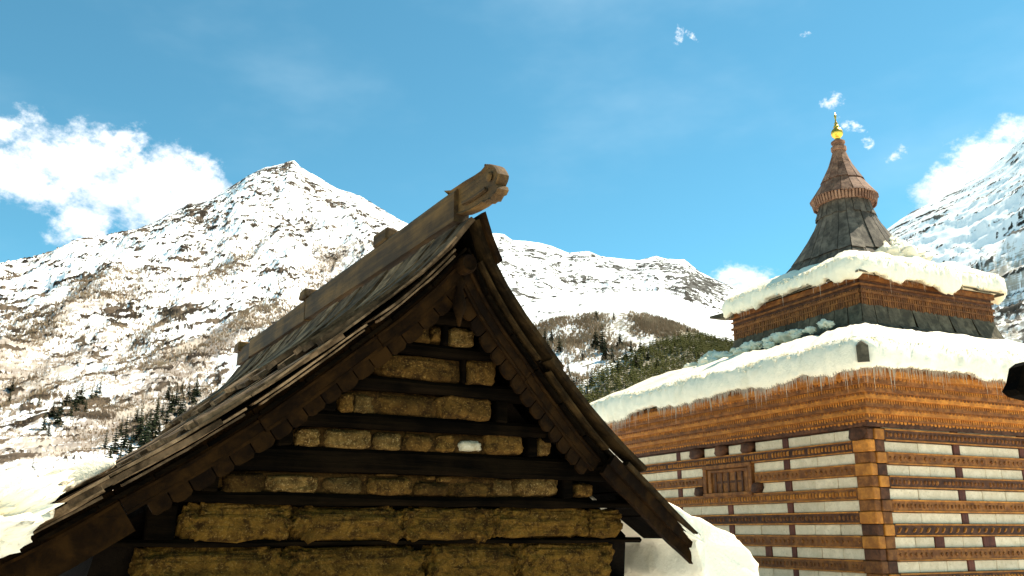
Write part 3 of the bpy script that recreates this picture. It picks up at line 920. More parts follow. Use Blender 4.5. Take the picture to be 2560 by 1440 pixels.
def temple():
    T = empty('wooden_temple', T_LOC, T_ROT)
    tag(T, 'tiered wooden temple with snow covered roofs and a gilt topped spire', 'temple')
    MB().box(.05, TW - .05, .05, TD - .05, -.3, 3.3).build('wall', M['t_dark'], T)

    def lbox(y0, y1, z0, z1, proud, c=.008):      # piece on the left face (x = 0)
        return MB().cbox(-proud, .06, y0, y1, z0, z1, c, .002)

    def rbox(x0, x1, z0, z1, proud, c=.008):      # piece on the right face (y = 0)
        return MB().cbox(x0, x1, -proud, .06, z0, z1, c, .002)

    def carve(beam, left, u0, u1, z0, z1, proud, style):
        """small raised ornament along a beam"""
        mb = MB()
        h = z1 - z0
        st = [.075, .11, .16, .09][style]
        n = int((u1 - u0) / st)
        zc = (z0 + z1) / 2
        r = random.Random(int(u0 * 100 + z0 * 1000) + style)
        for i in range(n):
            u = u0 + (i + .5) * (u1 - u0) / n
            if r.random() < .06:
                continue
            u += st * r.uniform(-.08, .08)
            a, b = st * .38 * r.uniform(.65, 1.1), h * .24 * r.uniform(.75, 1.1)
            if style == 0:
                pts = [(u - a, zc - b), (u + a, zc - b), (u + a * .8, zc + b), (u - a * .8, zc + b)]
            elif style == 1:
                pts = [(u - a, zc), (u, zc - b), (u + a, zc), (u, zc + b)]
            elif style == 2:
                pts = [(u - a, zc - b), (u - a * .1, zc - b), (u + a, zc + b), (u + a * .1, zc + b)]
            else:
                pts = [(u + a * math.cos(k * 1.047), zc + b * math.sin(k * 1.047)) for k in range(6)]
            m = len(pts)
            p2 = [(u + (x - u) * .55, zc + (z - zc) * .55) for x, z in pts]
            e = .022 * r.uniform(.6, 1.2)
            f3 = (lambda x, z, d: (-proud - d, x, z)) if left else (lambda x, z, d: (x, -proud - d, z))
            v = [f3(x, z, -.003) for x, z in pts] + [f3(x, z, e) for x, z in p2]
            f = [tuple(range(m, 2 * m))] + [(k, (k + 1) % m, m + (k + 1) % m, m + k) for k in range(m)]
            mb.add(v, f)
        tag(mb.build('carving', M['t_orange'] if style in (0, 2) else M['t_brown'], beam), kind='stuff')
        mb = MB()
        for zz in (z0 + .012, z1 - .012):
            if left:
                mb.box(-proud - .012, -proud + .01, u0, u1, zz - .011, zz + .011)
            else:
                mb.box(u0, u1, -proud - .012, -proud + .01, zz - .011, zz + .011)
        mb.build('edge_moulding', M['t_orange'], beam)

    def split(cuts):
        """long infill runs are several dressed stones with fine joints"""
        out = []
        for a, b in cuts:
            n = max(1, round((b - a) / random.uniform(.45, .75)))
            e = [a] + sorted(a + (b - a) * (i + random.uniform(-.2, .2)) / n for i in range(1, n)) + [b]
            out += list(zip(e[:-1], e[1:]))
        return out

    CB = .32
    for k in range(-1, 9):
        zt = TOP - PER * k
        zs, ze = zt - STN, zt            # stone course on the left face
        zb0, zb1 = zt - PER, zt - STN    # beam below it on the left face; stone course on the right
        if zb1 < -.1:
            break
        # ---- left face stones
        if k >= 0:
            cuts = [(CB, 1.80)]
            if k == 0:
                cuts += [(1.94, 2.66), (2.98, 3.42), (3.74, 4.18), (4.56, 4.97), (5.10, 6.56)]
                spc = [(1.80, 1.94), (4.97, 5.10)]
            elif k == 1:
                cuts += [(1.95, 2.74), (4.20, 4.97), (5.10, 6.56)]
                spc = [(1.80, 1.95), (4.97, 5.10)]
            elif k == 2:
                cuts += [(1.95, 2.62), (4.40, 4.97), (5.10, 6.56)]
                spc = [(1.80, 1.95), (4.97, 5.10)]
            elif k in (3, 4):
                cuts += [(1.94, 3.40), (3.54, 4.97), (5.10, 6.56)]
                spc = [(1.80, 1.94), (3.40, 3.54), (4.97, 5.10)]
            elif k == 5:
                cuts += [(1.92, 2.42), (2.58, 4.97), (5.10, 6.56)]
                spc = [(1.80, 1.92), (2.42, 2.58), (4.97, 5.10)]
            else:
                cuts += [(1.92, 3.4), (3.54, 6.56)]
                spc = [(1.80, 1.92), (3.40, 3.54)]
            for a, b in split(cuts):
                lbox(a + .004, b - .004, zs + .004, ze - .004, -.012 + random.uniform(-.006, .008)).build('stone_block', M['t_stone'], T)
            for a, b in spc:
                lbox(a, b, zs, ze, .004).build('spacer', M['t_red'], T)
            # end of wall at the far corner
            lbox(6.58, TD + .02, zs + .004, ze - .004, .03).build('corner_block', M['t_dark'], T)
        # ---- left face beam
        if k >= 0:
            segs = [(CB - .01, TD - .02)]
            if k == 1:
                segs = [(CB - .01, 2.70), (4.22, TD - .02)]
            for a, b in segs:
                bm = lbox(a, b, zb0, zb1, .028).build('beam', M['t_brown'] if k % 3 else M['t_dark'], T)
                carve(bm, True, a + .02, b - .02, zb0, zb1, .028, [0, 1, 0, 3, 1, 3, 1, 0, 1][k])
        # ---- right face stones lie at the height of the left beams
        zr0, zr1 = zb0, zb1 - .02
        if k == -1:
            zr0, zr1 = 3.165, 3.36
        if k == 3 + 1:
            cr, sr = [(CB, 1.20), (1.41, 2.31), (2.60, 4.3), (4.5, 7.1)], [(1.20, 1.41), (2.31, 2.60), (4.3, 4.5)]
        else:
            cr, sr = [(CB, 1.88), (2.04, 3.53), (3.72, 5.3), (5.46, 7.1)], [(1.88, 2.04), (3.53, 3.72), (5.3, 5.46)]
        for a, b in split(cr):
            rbox(a + .004, b - .004, zr0 + .006, zr1, -.012 + random.uniform(-.004, .006)).build('stone_block', M['t_stone'], T)
        for a, b in sr:
            rbox(a, b, zr0, zr1 + .01, .004).build('spacer', M['t_red'], T)
        # ---- right face beam at the height of the left stones
        if k >= 0:
            bm = rbox(CB - .01, TW - .02, zs - .012, ze + .004, .028).build('beam', M['t_brown'] if k % 2 else M['t_dark'], T)
            carve(bm, False, CB + .01, TW - .04, zs - .012, ze + .004, .028, [3, 1, 3, 3, 2, 1, 0, 1, 1][k])
        # ---- checkered corner
        if k >= 0:
            lite = [M['t_orange'], M['t_orange'], M['t_brown']]
            dark = [M['t_brown'], M['t_dark'], M['t_brown']]
            r = random.Random(k)
            MB().cbox(-.045, .1, -.03, CB - .012, zb0 + .003, zb1 - .003, .012, .003).build('corner_block', r.choice(lite), T)
            MB().cbox(-.030, .1, -.018, CB - .012, zs + .003, ze - .003, .012, .003).build('corner_block', r.choice(dark), T)
            MB().cbox(.102, CB - .012, -.045, .2, zs + .003, ze - .003, .012, .003).build('corner_block', r.choice(lite), T)
            MB().cbox(.102, CB - .012, -.030, .2, zb0 + .003, zb1 - .003, .012, .003).build('corner_block', r.choice(dark), T)
    # ---- carved bosses on the left face (rounded, swelling to the lower left)
    def boss(y0, y1, z0, z1, d=.10, mat='t_dark', rnd=True):
        prof = []
        for i in range(12):
            a = 2 * math.pi * i / 12
            c, s_ = math.cos(a), math.sin(a)
            e = .55
            prof.append((math.copysign(abs(c) ** e, c), math.copysign(abs(s_) ** (e if s_ > 0 else .9), s_)))
        yc, zc = (y0 + y1) / 2, (z0 + z1) / 2
        rings = []
        for dx, k in ((.02, 1.0), (-d * .6, .98), (-d, .75), (-d * 1.1, .4)):
            rings.append([(dx, yc + (y1 - y0) / 2 * c * k + .03 * (s_ < 0), zc + (z1 - z0) / 2 * s_ * k) for c, s_ in prof])
        MB().loft(rings).build('carved_boss', M[mat], T, smooth=True)
    boss(2.66, 2.98, 2.965, 3.18)
    boss(3.42, 3.75, 2.965, 3.19)
    boss(4.18, 4.56, 2.965, 3.19)
    boss(.0, .36, 2.97, 3.20, .07)
    boss(2.50, 2.74, 2.24, 2.44)
    boss(4.18, 4.45, 2.24, 2.43)
    # ---- window in the left face
    W0, W1, Z0, Z1 = 2.74, 4.18, 2.245, 2.80
    win = MB().box(-.01, .06, W0, W1, Z0, Z1).build('window', M['t_brown'], T)
    fr = MB()
    for a, b, c, d, p in ((W0, W1, Z1 - .06, Z1 + .015, .07), (W0, W1, Z0 - .02, Z0 + .045, .08), (W0, W0 + .10, Z0 + .045, Z1 - .06, .06), (W1 - .10, W1, Z0 + .045, Z1 - .06, .06),
                          (W0 + .12, W0 + .20, Z0 + .045, Z1 - .08, .045), (W1 - .24, W1 - .14, Z0 + .045, Z1 - .08, .045), (W0 + .12, W1 - .14, Z1 - .13, Z1 - .08, .05)):
        fr.cbox(-p, .0, a, b, c, d, .008)
    fr.build('frame', M['t_brown'], win)
    for yy in (3.02, 3.20, 3.42, 3.62, 3.80):
        MB().cbox(-.03, -.011, yy, yy + .05, Z0 + .05, Z1 - .14, .006).build('mullion', M['t_dark'], win)
    MB().cbox(-.022, -.0115, 3.02, 3.86, Z0 + .22, Z0 + .26, .004).build('transom', M['t_dark'], win)

    # ---- stepped cornice under the lower eave, each board a ring side with pendants
    steps = [(.06, 3.18, 3.27, 't_dark'), (.13, 3.27, 3.36, 't_brown'), (.22, 3.36, 3.45, 't_orange'), (.30, 3.45, 3.56, 't_brown'), (.39, 3.56, 3.65, 't_orange'), (.48, 3.65, 3.76, 't_brown'), (.58, 3.76, 3.85, 't_brown'), (.68, 3.85, 3.985, 't_orange')]

    def pend(mb, left, u0, u1, o, z, L, pitch, wdt):
        n = int((u1 - u0) / pitch)
        for i in range(n):
            u = u0 + (i + .5) * pitch
            w = wdt * .5
            l2 = L * random.uniform(.7, 1.1)
            if left:
                p = lambda a, zz, d: (-o - d, a, zz)
            else:
                p = lambda a, zz, d: (a, -o - d, zz)
            v = [p(u - w, z, .012), p(u + w, z, .012), p(u + w, z - l2 * .7, .014), p(u, z - l2, .012), p(u - w, z - l2 * .7, .014), p(u - w, z, -.01), p(u + w, z, -.01), p(u, z - l2, -.006)]
            mb.add(v, [(0, 1, 2, 3, 4), (0, 4, 7, 5), (1, 6, 7, 2), (2, 7, 3), (4, 3, 7)])
    for i, (o, z0, z1, mt) in enumerate(steps):
        z1 = z1 + .015
        zi = .012 * (i % 2)
        b1 = MB().cbox(-o, .3, -o + .001, TD + o, z0, z1, .006).build('cornice_board', M[mt], T)
        b2 = MB().cbox(.301, TW + o, -o, .3, z0, z1 - .001, .006).build('cornice_board', M[mt], T)
        MB().cbox(TW - .3, TW + o - .001, .301, TD + o - .001, z0, z1 - .002, .006).build('cornice_board', M[mt], T)
        MB().cbox(.301, TW - .301, TD - .3, TD + o - .002, z0, z1 - .003, .006).build('cornice_board', M[mt], T)
        pm = M['t_orange'] if mt != 't_orange' else M['t_brown']
        L = .07 if i % 2 else .045
        mb = MB()
        pend(mb, True, -o + .02, TD + o, o, z1 - .012, L, .055 if i % 2 else .085, .032 if i % 2 else .06)
        tag(mb.build('pendant_fringe', pm, b1), kind='stuff')
        mb = MB()
        pend(mb, False, -o + .02, TW + o, o, z1 - .012, L, .055 if i % 2 else .085, .032 if i % 2 else .06)
        tag(mb.build('pendant_fringe', pm, b2), kind='stuff')
    # ---- lower roof deck: boards on four slopes
    ox, oy = TW / 2 + .76, TD / 2 + .76
    jx, jy = 1.93, 1.93
    ZO, ZI = 4.02, 5.40

    def slope_boards(name, hx, hy, kx, ky, zo, zi, pitch, th, mat, faces=(0, 1, 2, 3), curve=None):
        for fc in faces:
            ho, hi = (hx, kx) if fc % 2 == 0 else (hy, ky)     # half length of this side, outer and inner
            do, di = (hy, ky) if fc % 2 == 0 else (hx, kx)
            n = max(2, int(2 * ho / pitch))
            ca, sa = math.cos(fc * math.pi / 2), math.sin(fc * math.pi / 2)
            for i in range(n):
                a0, a1 = -1 + 2 * i / n + .004, -1 + 2 * (i + 1) / n - .004
                dz = random.uniform(-.008, .012)
                ex = random.uniform(-.03, .03)
                rows = []
                ns = 5 if curve else 2
                for k in range(ns):
                    t = k / (ns - 1)
                    tc = t ** curve if curve else t
                    h = ho + (hi - ho) * t
                    d = do + ex * (1 - t) + (di - do) * t
                    z = zo + (zi - zo) * tc + dz
                    rows.append([(h * a0, -d, z), (h * a1, -d, z), (h * a1, -d, z - th), (h * a0, -d, z - th)])
                rows = [[(TCX + x * ca - y * sa, TCY + x * sa + y * ca, z) for x, y, z in r_] for r_ in rows]
                MB().loft(rows).build(name, mat, T)
    slope_boards('roof_board', ox, oy, jx, jy, ZO, ZI, .42, .035, M['t_grey'], (0, 3))
    # the far slopes are never seen: one board each
    slope_boards('roof_board', ox, oy, jx, jy, ZO, ZI, 6.0, .035, M['t_grey'], (1, 2))
    # hip log end poking out of the snow at the near corner
    hl = [(-.76 - .10, -.76 - .10), (-.76 + .5, -.76 + .5)]
    rings = []
    for (x, y), z in zip(hl, (3.99, 4.33)):
        w = .085
        rings.append([(x - w * .7, y + w * .7, z), (x + w * .7, y - w * .7, z), (x + w * .7, y - w * .7, z + .24), (x, y, z + .31), (x - w * .7, y + w * .7, z + .24)])
    MB().loft(rings).build('hip_log', M['t_grey'], T)
    # ---- grey skirt below the upper valance
    UW = 1.86
    slope_boards('skirt_board', UW + .16, UW + .16, UW - .02, UW - .02, 5.30, 5.84, .34, .03, M['t_grey'], (0, 1, 2, 3), 1.5)
    # ---- valance: close vertical slats with two rails, a little wavy
    for fc in range(4):
        ca, sa = math.cos(fc * math.pi / 2), math.sin(fc * math.pi / 2)
        rot = lambda v: [(TCX + x * ca - y * sa, TCY + x * sa + y * ca, z) for x, y, z in v]
        back = MB().cbox(-UW, UW, -UW, -UW + .05, 5.76, 6.34, .005)
        back.v = rot(back.v)
        bk = back.build('valance_board', M['t_dark'], T)
        if fc in (0, 3):
            mb = MB()
            n = int(2 * UW / .062)
            for i in range(n):
                u = -UW + (i + .5) * 2 * UW / n
                e = random.uniform(.006, .02)
                z0, z1 = 5.755 + random.uniform(-.02, .015), 6.06 + random.uniform(-.01, .01)
                mb.box(u - .02, u + .02, -UW - e, -UW + .01, z0, z1)
            for z0, z1, e in ((5.86, 5.885, .028), (5.97, 6.02, .035), (6.12, 6.16, .03), (6.22, 6.33, .05)):
                mb.box(-UW - e, UW + e, -UW - e, -UW + .01, z0, z1)
            mb.v = rot(mb.v)
            tag(mb.build('slat_fringe', M['t_brown'], bk), kind='stuff')
    slope_boards('eave_board', 2.06, 2.06, 1.0, 1.0, 6.34, 7.05, .4, .035, M['t_grey'], (0, 1, 2, 3))

    rings = []
    for d, z, k in ((1.6, 6.24, 1), (2.0, 6.25, 1), (2.22, 6.30, .3)):
        rings.append([(TCX - d - .08 * k, TCY + d - .08 * k, z), (TCX - d + .08 * k, TCY + d + .08 * k, z), (TCX - d + .08 * k, TCY + d + .08 * k, z + .13 * k), (TCX - d - .08 * k, TCY + d - .08 * k, z + .13 * k)])
    MB().loft(rings).build('hip_log', M['t_grey'], T)

    # ---- spire: boards on a concave body, square below and round above
    def sp_r(z, th, hd, sq):
        s_ = hd / math.sqrt(2)
        rs = s_ / max(abs(math.cos(th)), abs(math.sin(th)))
        return rs * sq + hd * .92 * (1 - sq)
    prof = [(6.55, 2.25), (6.8, 1.85), (7.05, 1.52), (7.4, 1.18), (7.7, .98), (8.0, .78), (8.3, .62), (8.62, .52), (8.85, .50)]
    pz, ph = zip(*prof)

    def body(z):
        hd = float(np.interp(z, pz, ph))
        sq = max(0, min(1, (8.75 - z) / 1.5))
        return hd, sq
    NB = 24
    for (za, zb, lift) in ((6.55, 7.42, .0), (7.36, 8.42, .025), (8.36, 8.85, .05)):
        for i in range(NB):
            t0, t1 = 2 * math.pi * i / NB + .006, 2 * math.pi * (i + 1) / NB - .006
            dl = random.uniform(0, .03)
            zlow = za + random.uniform(-.05, .04)
            rows = []
            for k in range(5):
                z = zlow + (zb - zlow) * k / 4
                hd, sq = body(z)
                l = lift + dl + .02 * (1 - k / 4)
                ring = []
                for tt, e in ((t0, l), (t1, l), (t1, l - .03), (t0, l - .03)):
                    r_ = sp_r(z, tt, hd, sq) + e
                    ring.append((TCX + r_ * math.cos(tt), TCY + r_ * math.sin(tt), z))
                rows.append(ring)
            MB().loft(rows).build('spire_board', M['t_spire'], T)
    # cap cone of three rows
    cz = [8.80, 9.22, 9.64, 10.02]
    cr_ = [.70, .44, .25, .12]
    for row in range(3):
        n = (18, 14, 10)[row]
        for i in range(n):
            t0, t1 = 2 * math.pi * (i + .3 * row) / n + .01, 2 * math.pi * (i + 1 + .3 * row) / n - .01
            l = random.uniform(.0, .018) + (.03 if row < 2 else 0)
            zl = cz[row] + random.uniform(-.03, .03)
            rows = []
            for k in range(3):
                z = zl + (cz[row + 1] + .03 - zl) * k / 2
                r0 = float(np.interp(z, cz, cr_)) + l * (1 - k / 2)
                rows.append([(TCX + (r0 + e) * math.cos(tt), TCY + (r0 + e) * math.sin(tt), z) for tt, e in ((t0, .0), (t1, .0), (t1, -.03), (t0, -.03))])
            MB().loft(rows).build('cap_board', M['t_cap'], T)
    MB().lathe([(.60, 8.66), (.66, 8.68), (.66, 8.80), (.60, 8.82), (.4, 8.82)], TCX, TCY, 28).build('cap_rim', M['t_cap'], T)
    mb = MB()
    for i in range(60):
        a = 2 * math.pi * i / 60
        c, s_ = math.cos(a), math.sin(a)
        w = .022
        v = []
        for zz, rr in ((8.62 + random.uniform(-.01, .01), .655), (8.82, .70)):
            for dr in (0, .022):
                v += [(TCX + (rr + dr) * c - w * s_, TCY + (rr + dr) * s_ + w * c, zz), (TCX + (rr + dr) * c + w * s_, TCY + (rr + dr) * s_ - w * c, zz)]
        mb.add(v, [(0, 1, 3, 2), (4, 6, 7, 5), (0, 4, 5, 1), (2, 3, 7, 6), (0, 2, 6, 4), (1, 5, 7, 3)])
    tag(mb.build('rim_fringe', M['t_cap'], T), kind='stuff')
    MB().lathe([(.15, 9.98), (.17, 10.0), (.17, 10.08), (.13, 10.10), (.13, 10.16), (.155, 10.18), (.155, 10.22), (.10, 10.26)], TCX, TCY, 16).build('collar', M['t_cap'], T, smooth=False)
    fin = MB().lathe([(.06, 10.24), (.085, 10.27), (.05, 10.30), (.075, 10.325), (.115, 10.37), (.135, 10.43), (.125, 10.49), (.085, 10.545), (.045, 10.575), (.07, 10.60), (.05, 10.63), (.03, 10.66), (.045, 10.685), (.02, 10.72), (.014, 10.80), (.03, 10.86), (.004, 10.95)], TCX, TCY, 20).build('finial', M['gold'], T, smooth=True)
    tag(fin, 'gilded ball finial with a thin spike')
    return T


temple()


def tm_low(px, py):
    return np.where(py > 2, .8, 1.0)


snow_ring('roof_snow', 'thick slab of snow on the wide lower roof of the temple', TMAT, TCX, TCY, TW / 2 + .80, TD / 2 + .80, 1.95, 1.95, 4.04, 5.24, .36, .13, .16, 3.3, 150, 1.0, .3, 6500, inner=.05)
snow_ring('roof_snow', 'heavy snow cap drooping over the carved upper eave of the temple', TMAT, TCX + .10, TCY, 2.14, 2.02, .95, .95, 6.36, 7.02, .32, .15, .18, 12.6, 110, 1.0, .4, 300, tmod=lambda px, py: 1 + .45 * np.clip(px / 2, 0, 1), wob=.9)


# ---------------------------------------------------------------- snow lumps lying on the lower temple roof
def lump(name, label, P, r, seed, mat, squash=.7, n=18):
    """crumbly block of snow"""
    V, F = [], []
    for i in range(n + 1):
        th = math.pi * i / n
        for j in range(2 * n):
            ph = math.pi * j / n
            V.append((math.sin(th) * math.cos(ph), math.sin(th) * math.sin(ph), math.cos(th)))
    V = np.array(V)
    d = 1 + .7 * fbm(V[:, 0] * 1.9 + seed + V[:, 2], V[:, 1] * 1.9 - seed + V[:, 2] * .7, 5, .68)
    V = V * d[:, None] * r * np.array([1, 1, squash])
    for i in range(n):
        for j in range(2 * n):
            k = (j + 1) % (2 * n)
            F.append((i * 2 * n + j, (i + 1) * 2 * n + j, (i + 1) * 2 * n + k, i * 2 * n + k))
    o = np_mesh(name, V, np.array(F), mat, smooth=True)
    o.location = P
    tag(o, label, 'snow', 'loose snow lumps on the lower temple roof')
    return o


def roof_pt(lx, ly, lift=0.0):
    """point on the lower temple roof (local x, y) in world space"""
    dx, dy = max(0, abs(lx - TCX) - 1.93), max(0, abs(ly - TCY) - 1.93)
    t = max(dx / (TW / 2 + .76 - 1.93), dy / (TD / 2 + .76 - 1.93))
    return TMAT @ mathutils.Vector((lx, ly, 5.40 + (4.02 - 5.40) * t + .26 + lift))


lump_rng = random.Random(12)
for i in range(26):
    f = i / 25
    lx, ly = 1.36 - .55 * f ** 2 + lump_rng.uniform(-.16, .10), 1.9 + 3.5 * f + lump_rng.uniform(-.1, .1)
    r = lump_rng.uniform(.10, .20) * (.7 + .5 * f)
    if i % 5 == 4:
        lx, r = lx - .35, r * .8
    o = lump('snow_lump', 'crumbled lump of snow on the lower temple roof beside the upper tier', roof_pt(lx, ly, -.04), r, 3.1 * i + 1, M['snow_roof'], lump_rng.uniform(.5, .8), 16)
    o.rotation_euler = (0, 0, lump_rng.uniform(0, 6.28))
    o.scale = (lump_rng.uniform(.9, 1.6), lump_rng.uniform(.8, 1.2), 1)



# ---------------------------------------------------------------- the gabled house in front
H_LOC = (-0.957, 8.1995, 0.0)
H_ROT = 30.0
PROF = [(0.0, 4.17), (0.154, 3.91), (0.36, 3.665), (0.572, 3.45), (1.073, 3.01), (1.60, 2.57), (2.05, 2.245), (2.48, 1.965), (2.90, 1.685), (3.20, 1.505), (3.65, 1.26), (4.2, 1.0)]
PS, PZ = np.array(PROF).T
ARC = np.concatenate([[0], np.cumsum(np.hypot(np.diff(PS), np.diff(PZ)))])
REAR = 6.9


def prof_at(t):
    """arc length from the ridge -> (s, z, normal s, normal z)"""
    s_, z_ = np.interp(t, ARC, PS), np.interp(t, ARC, PZ)
    s1, z1 = np.interp(t + .12, ARC, PS), np.interp(t + .12, ARC, PZ)
    s0, z0 = np.interp(max(0, t - .12), ARC, PS), np.interp(max(0, t - .12), ARC, PZ)
    dx, dz = s1 - s0, z1 - z0
    L = math.hypot(dx, dz) or 1
    return float(s_), float(z_), -dz / L, dx / L


def y_front(z):
    return -(0.5 + 0.35 * (z - 1.8))


def y_wall(z):
    """the gable wall is corbelled out course by course behind the leaning roof edge"""
    return y_front(z) + .34


def y_fan(r, z):
    """the front boards follow the forward leaning gable edge, those behind run straight"""
    w = max(0.0, 1 - (r + 1.34) / 1.5)
    return r + (4.19 - z) * .35 * w


def house():
    Hs = empty('gabled_house', H_LOC, H_ROT)
    tag(Hs, 'dark timber and stone house with a steep plank gable roof and carved ridge beam', 'house')
    # body of the house below the roof
    lv = [(-.3, 2.62), (1.0, 2.6), (1.55, 2.5), (1.9, 2.0), (2.22, 1.55), (2.65, 1.02), (3.08, .52), (3.70, .02)]
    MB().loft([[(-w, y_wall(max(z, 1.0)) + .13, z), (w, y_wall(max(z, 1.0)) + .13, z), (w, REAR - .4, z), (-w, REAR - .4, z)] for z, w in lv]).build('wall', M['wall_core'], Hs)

    # hewn log, slightly uneven
    def log(x0, x1, z0, z1, y0, y1, seed):
        rings = []
        n = max(6, int((x1 - x0) / .35))
        for i in range(n + 1):
            x = x0 + (x1 - x0) * i / n
            a = .022 * float(fbm(np.array([x * .9 + seed]), np.array([seed * 1.7]), 3)[0])
            b = .022 * float(fbm(np.array([x * .8 - seed]), np.array([seed * .7 + 5]), 3)[0])
            c = .03
            za, zb, ya = z0 + a, z1 + b, y0 + a
            rings.append([(x, ya + c, za), (x, y1, za), (x, y1, zb), (x, ya + c, zb), (x, ya, zb - c), (x, ya, za + c)])
        return MB().loft(rings).build('beam', M['black_wood'], Hs)
    for i, (z0, z1) in enumerate([(3.352, 3.477), (3.083, 3.182), (2.765, 2.876), (2.442, 2.559), (2.073, 2.27), (1.808, 1.895), (1.477, 1.525), (.9, 1.13), (.3, .55)]):
        zm = max((z0 + z1) / 2, 1.2)
        w = min(2.58, float(np.interp(-zm, -PZ, PS)) - .13)
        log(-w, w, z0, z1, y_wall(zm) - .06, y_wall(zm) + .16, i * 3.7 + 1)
    for x, z0, z1, w in ((-1.78, 1.90, 2.09, .12), (1.11, 2.27, 2.45, .10), (1.59, 1.90, 2.08, .12), (-2.1, 1.53, 1.8, .22), (.265, 2.87, 3.09, .04), (.03, 3.18, 3.36, .05), (-1.25, 2.27, 2.45, .12), (.72, 2.56, 2.77, .12), (-.93, 2.56, 2.77, .12)):
        y = y_wall((z0 + z1) / 2)
        MB().cbox(x - w / 2, x + w / 2, y - .03, y + .12, z0, z1, .012, .006).build('post', M['black_wood'], Hs)

    def stone(x0, x1, z0, z1, seed, mat='stone_brown', proud=.03, n=14, name='stone', bump_=.12, ex=.42, exx=.38):
        """rough block: super-ellipsoid knocked about by noise"""
        m = n * 2
        V, F = [], []
        cx, cz, hx, hz, hy = (x0 + x1) / 2, (z0 + z1) / 2, (x1 - x0) / 2, (z1 - z0) / 2, .11
        asp = max(1.0, hx / hz)
        for i in range(n + 1):
            th = math.pi * i / n
            for j in range(m):
                ph = 2 * math.pi * j / m
                sx, sy, sz = math.cos(th), math.sin(th) * math.cos(ph), math.sin(th) * math.sin(ph)
                f = lambda q, e: math.copysign(abs(q) ** e, q)
                V.append((f(sx, exx), f(sy, ex), f(sz, ex)))
        V = np.array(V)
        nz = fbm(V[:, 0] * asp * 1.1 + seed * 3.1, V[:, 2] * 1.3 + V[:, 1] * .8 - seed, 4, .6)
        nz2 = fbm(V[:, 0] * asp * 3.4 - seed, V[:, 2] * 3.4 + V[:, 1] * 2 + seed, 3, .6)
        k = 1 + bump_ * nz + bump_ * .5 * nz2
        P = np.stack([cx + V[:, 0] * hx * (1 + (k - 1) / asp), y_wall(cz) + .10 - proud + V[:, 1] * hy * k * (1 + .5 * (k - 1)), cz + V[:, 2] * hz * k], -1)
        for i in range(n):
            for j in range(m):
                q = (j + 1) % m
                F.append((i * m + j, (i + 1) * m + j, (i + 1) * m + q, i * m + q))
        return np_mesh(name, P, np.array(F), M[mat], Hs, smooth=True)
    rows = {
        1: [(-.342, -.116, 3.177, 3.339), (-.109, -.019, 3.203, 3.329), (.08, .323, 3.18, 3.356)],
        2: [(-.538, .235, 2.875, 3.085), (.293, .585, 2.865, 3.107)],
        3: [(-.835, -.714, 2.557, 2.725), (-.71, -.51, 2.557, 2.734), (-.498, .074, 2.557, 2.761), (.071, .628, 2.565, 2.779)],
        4: [(-1.148, -.931, 2.27, 2.421), (-.908, -.498, 2.27, 2.43), (-.474, -.214, 2.27, 2.421), (-.196, .096, 2.274, 2.43), (.114, .312, 2.279, 2.43), (.342, .606, 2.293, 2.402), (.61, 1.024, 2.278, 2.476), (1.192, 1.324, 2.287, 2.476)],
        5: [(-1.684, -1.328, 1.85, 2.061), (-1.339, -.888, 1.898, 2.042), (-.855, -.5, 1.898, 2.051), (-.461, -.033, 1.893, 2.051), (-.021, .315, 1.893, 2.013), (.323, .785, 1.893, 2.032), (.789, .991, 1.907, 2.07), (1.015, 1.504, 1.916, 2.099), (1.683, 1.904, 1.917, 2.051)],
    }
    kinds = {(4, 5): 'stone_pale', (1, 2): 'stone_grey', (3, 1): 'stone_grey', (4, 0): 'stone_grey', (4, 1): 'stone_grey', (4, 2): 'stone_grey', (5, 1): 'stone_grey', (5, 2): 'stone_grey', (5, 6): 'stone_grey', (5, 7): 'stone_grey', (4, 7): 'stone_grey'}
    for r, L in rows.items():
        for i, (a, b, c, d) in enumerate(L):
            asp = (b - a) / (d - c)
            stone(a, b, c, d, r * 7 + i, kinds.get((r, i), 'stone_brown'), random.uniform(-.02, .03), 14 if asp < 3 else 20, 'stone', .20, random.uniform(.42, .7))
    for i, (a, b, c, d) in enumerate([(.088, .174, 2.035, 2.069), (.203, .337, 2.021, 2.074), (-.383, -.191, 2.054, 2.078), (.718, .85, 2.426, 2.473)]):
        stone(a, b, c, d, 80 + i, 'stone_brown', .0, 8)
    # mortar bedding behind the upper courses
    for i, (a, b, c, d) in enumerate([(-.45, .36, 3.175, 3.36), (-.60, .60, 2.865, 3.10), (-.85, .66, 2.55, 2.775), (-1.17, 1.06, 2.262, 2.46), (-1.75, 1.56, 1.885, 2.085)]):
        stone(a, b, c, d, 60 + i, 'stone_dark', -.045, 26, 'mortar_bed', .10, .5)
    for i, (a, b, c, d) in enumerate([(-1.964, -1.06, 1.515, 1.81), (-1.10, -.06, 1.505, 1.795), (-.11, .84, 1.52, 1.795), (.80, 1.91, 1.535, 1.815), (1.88, 2.304, 1.535, 1.80)]):
        stone(a, b, c, d, 100 + 3 * i, 'mud', .04, 48, 'mud_block', .30, .66, .22)
    for i, (a, b, c, d) in enumerate([(-2.259, -1.10, 1.15, 1.47), (-1.15, .21, 1.14, 1.465), (.20, 1.18, 1.13, 1.485), (1.13, 2.3, 1.13, 1.505)]):
        stone(a, b, c, d, 130 + 3 * i, 'mud', .04, 48, 'mud_block', .30, .66, .22)

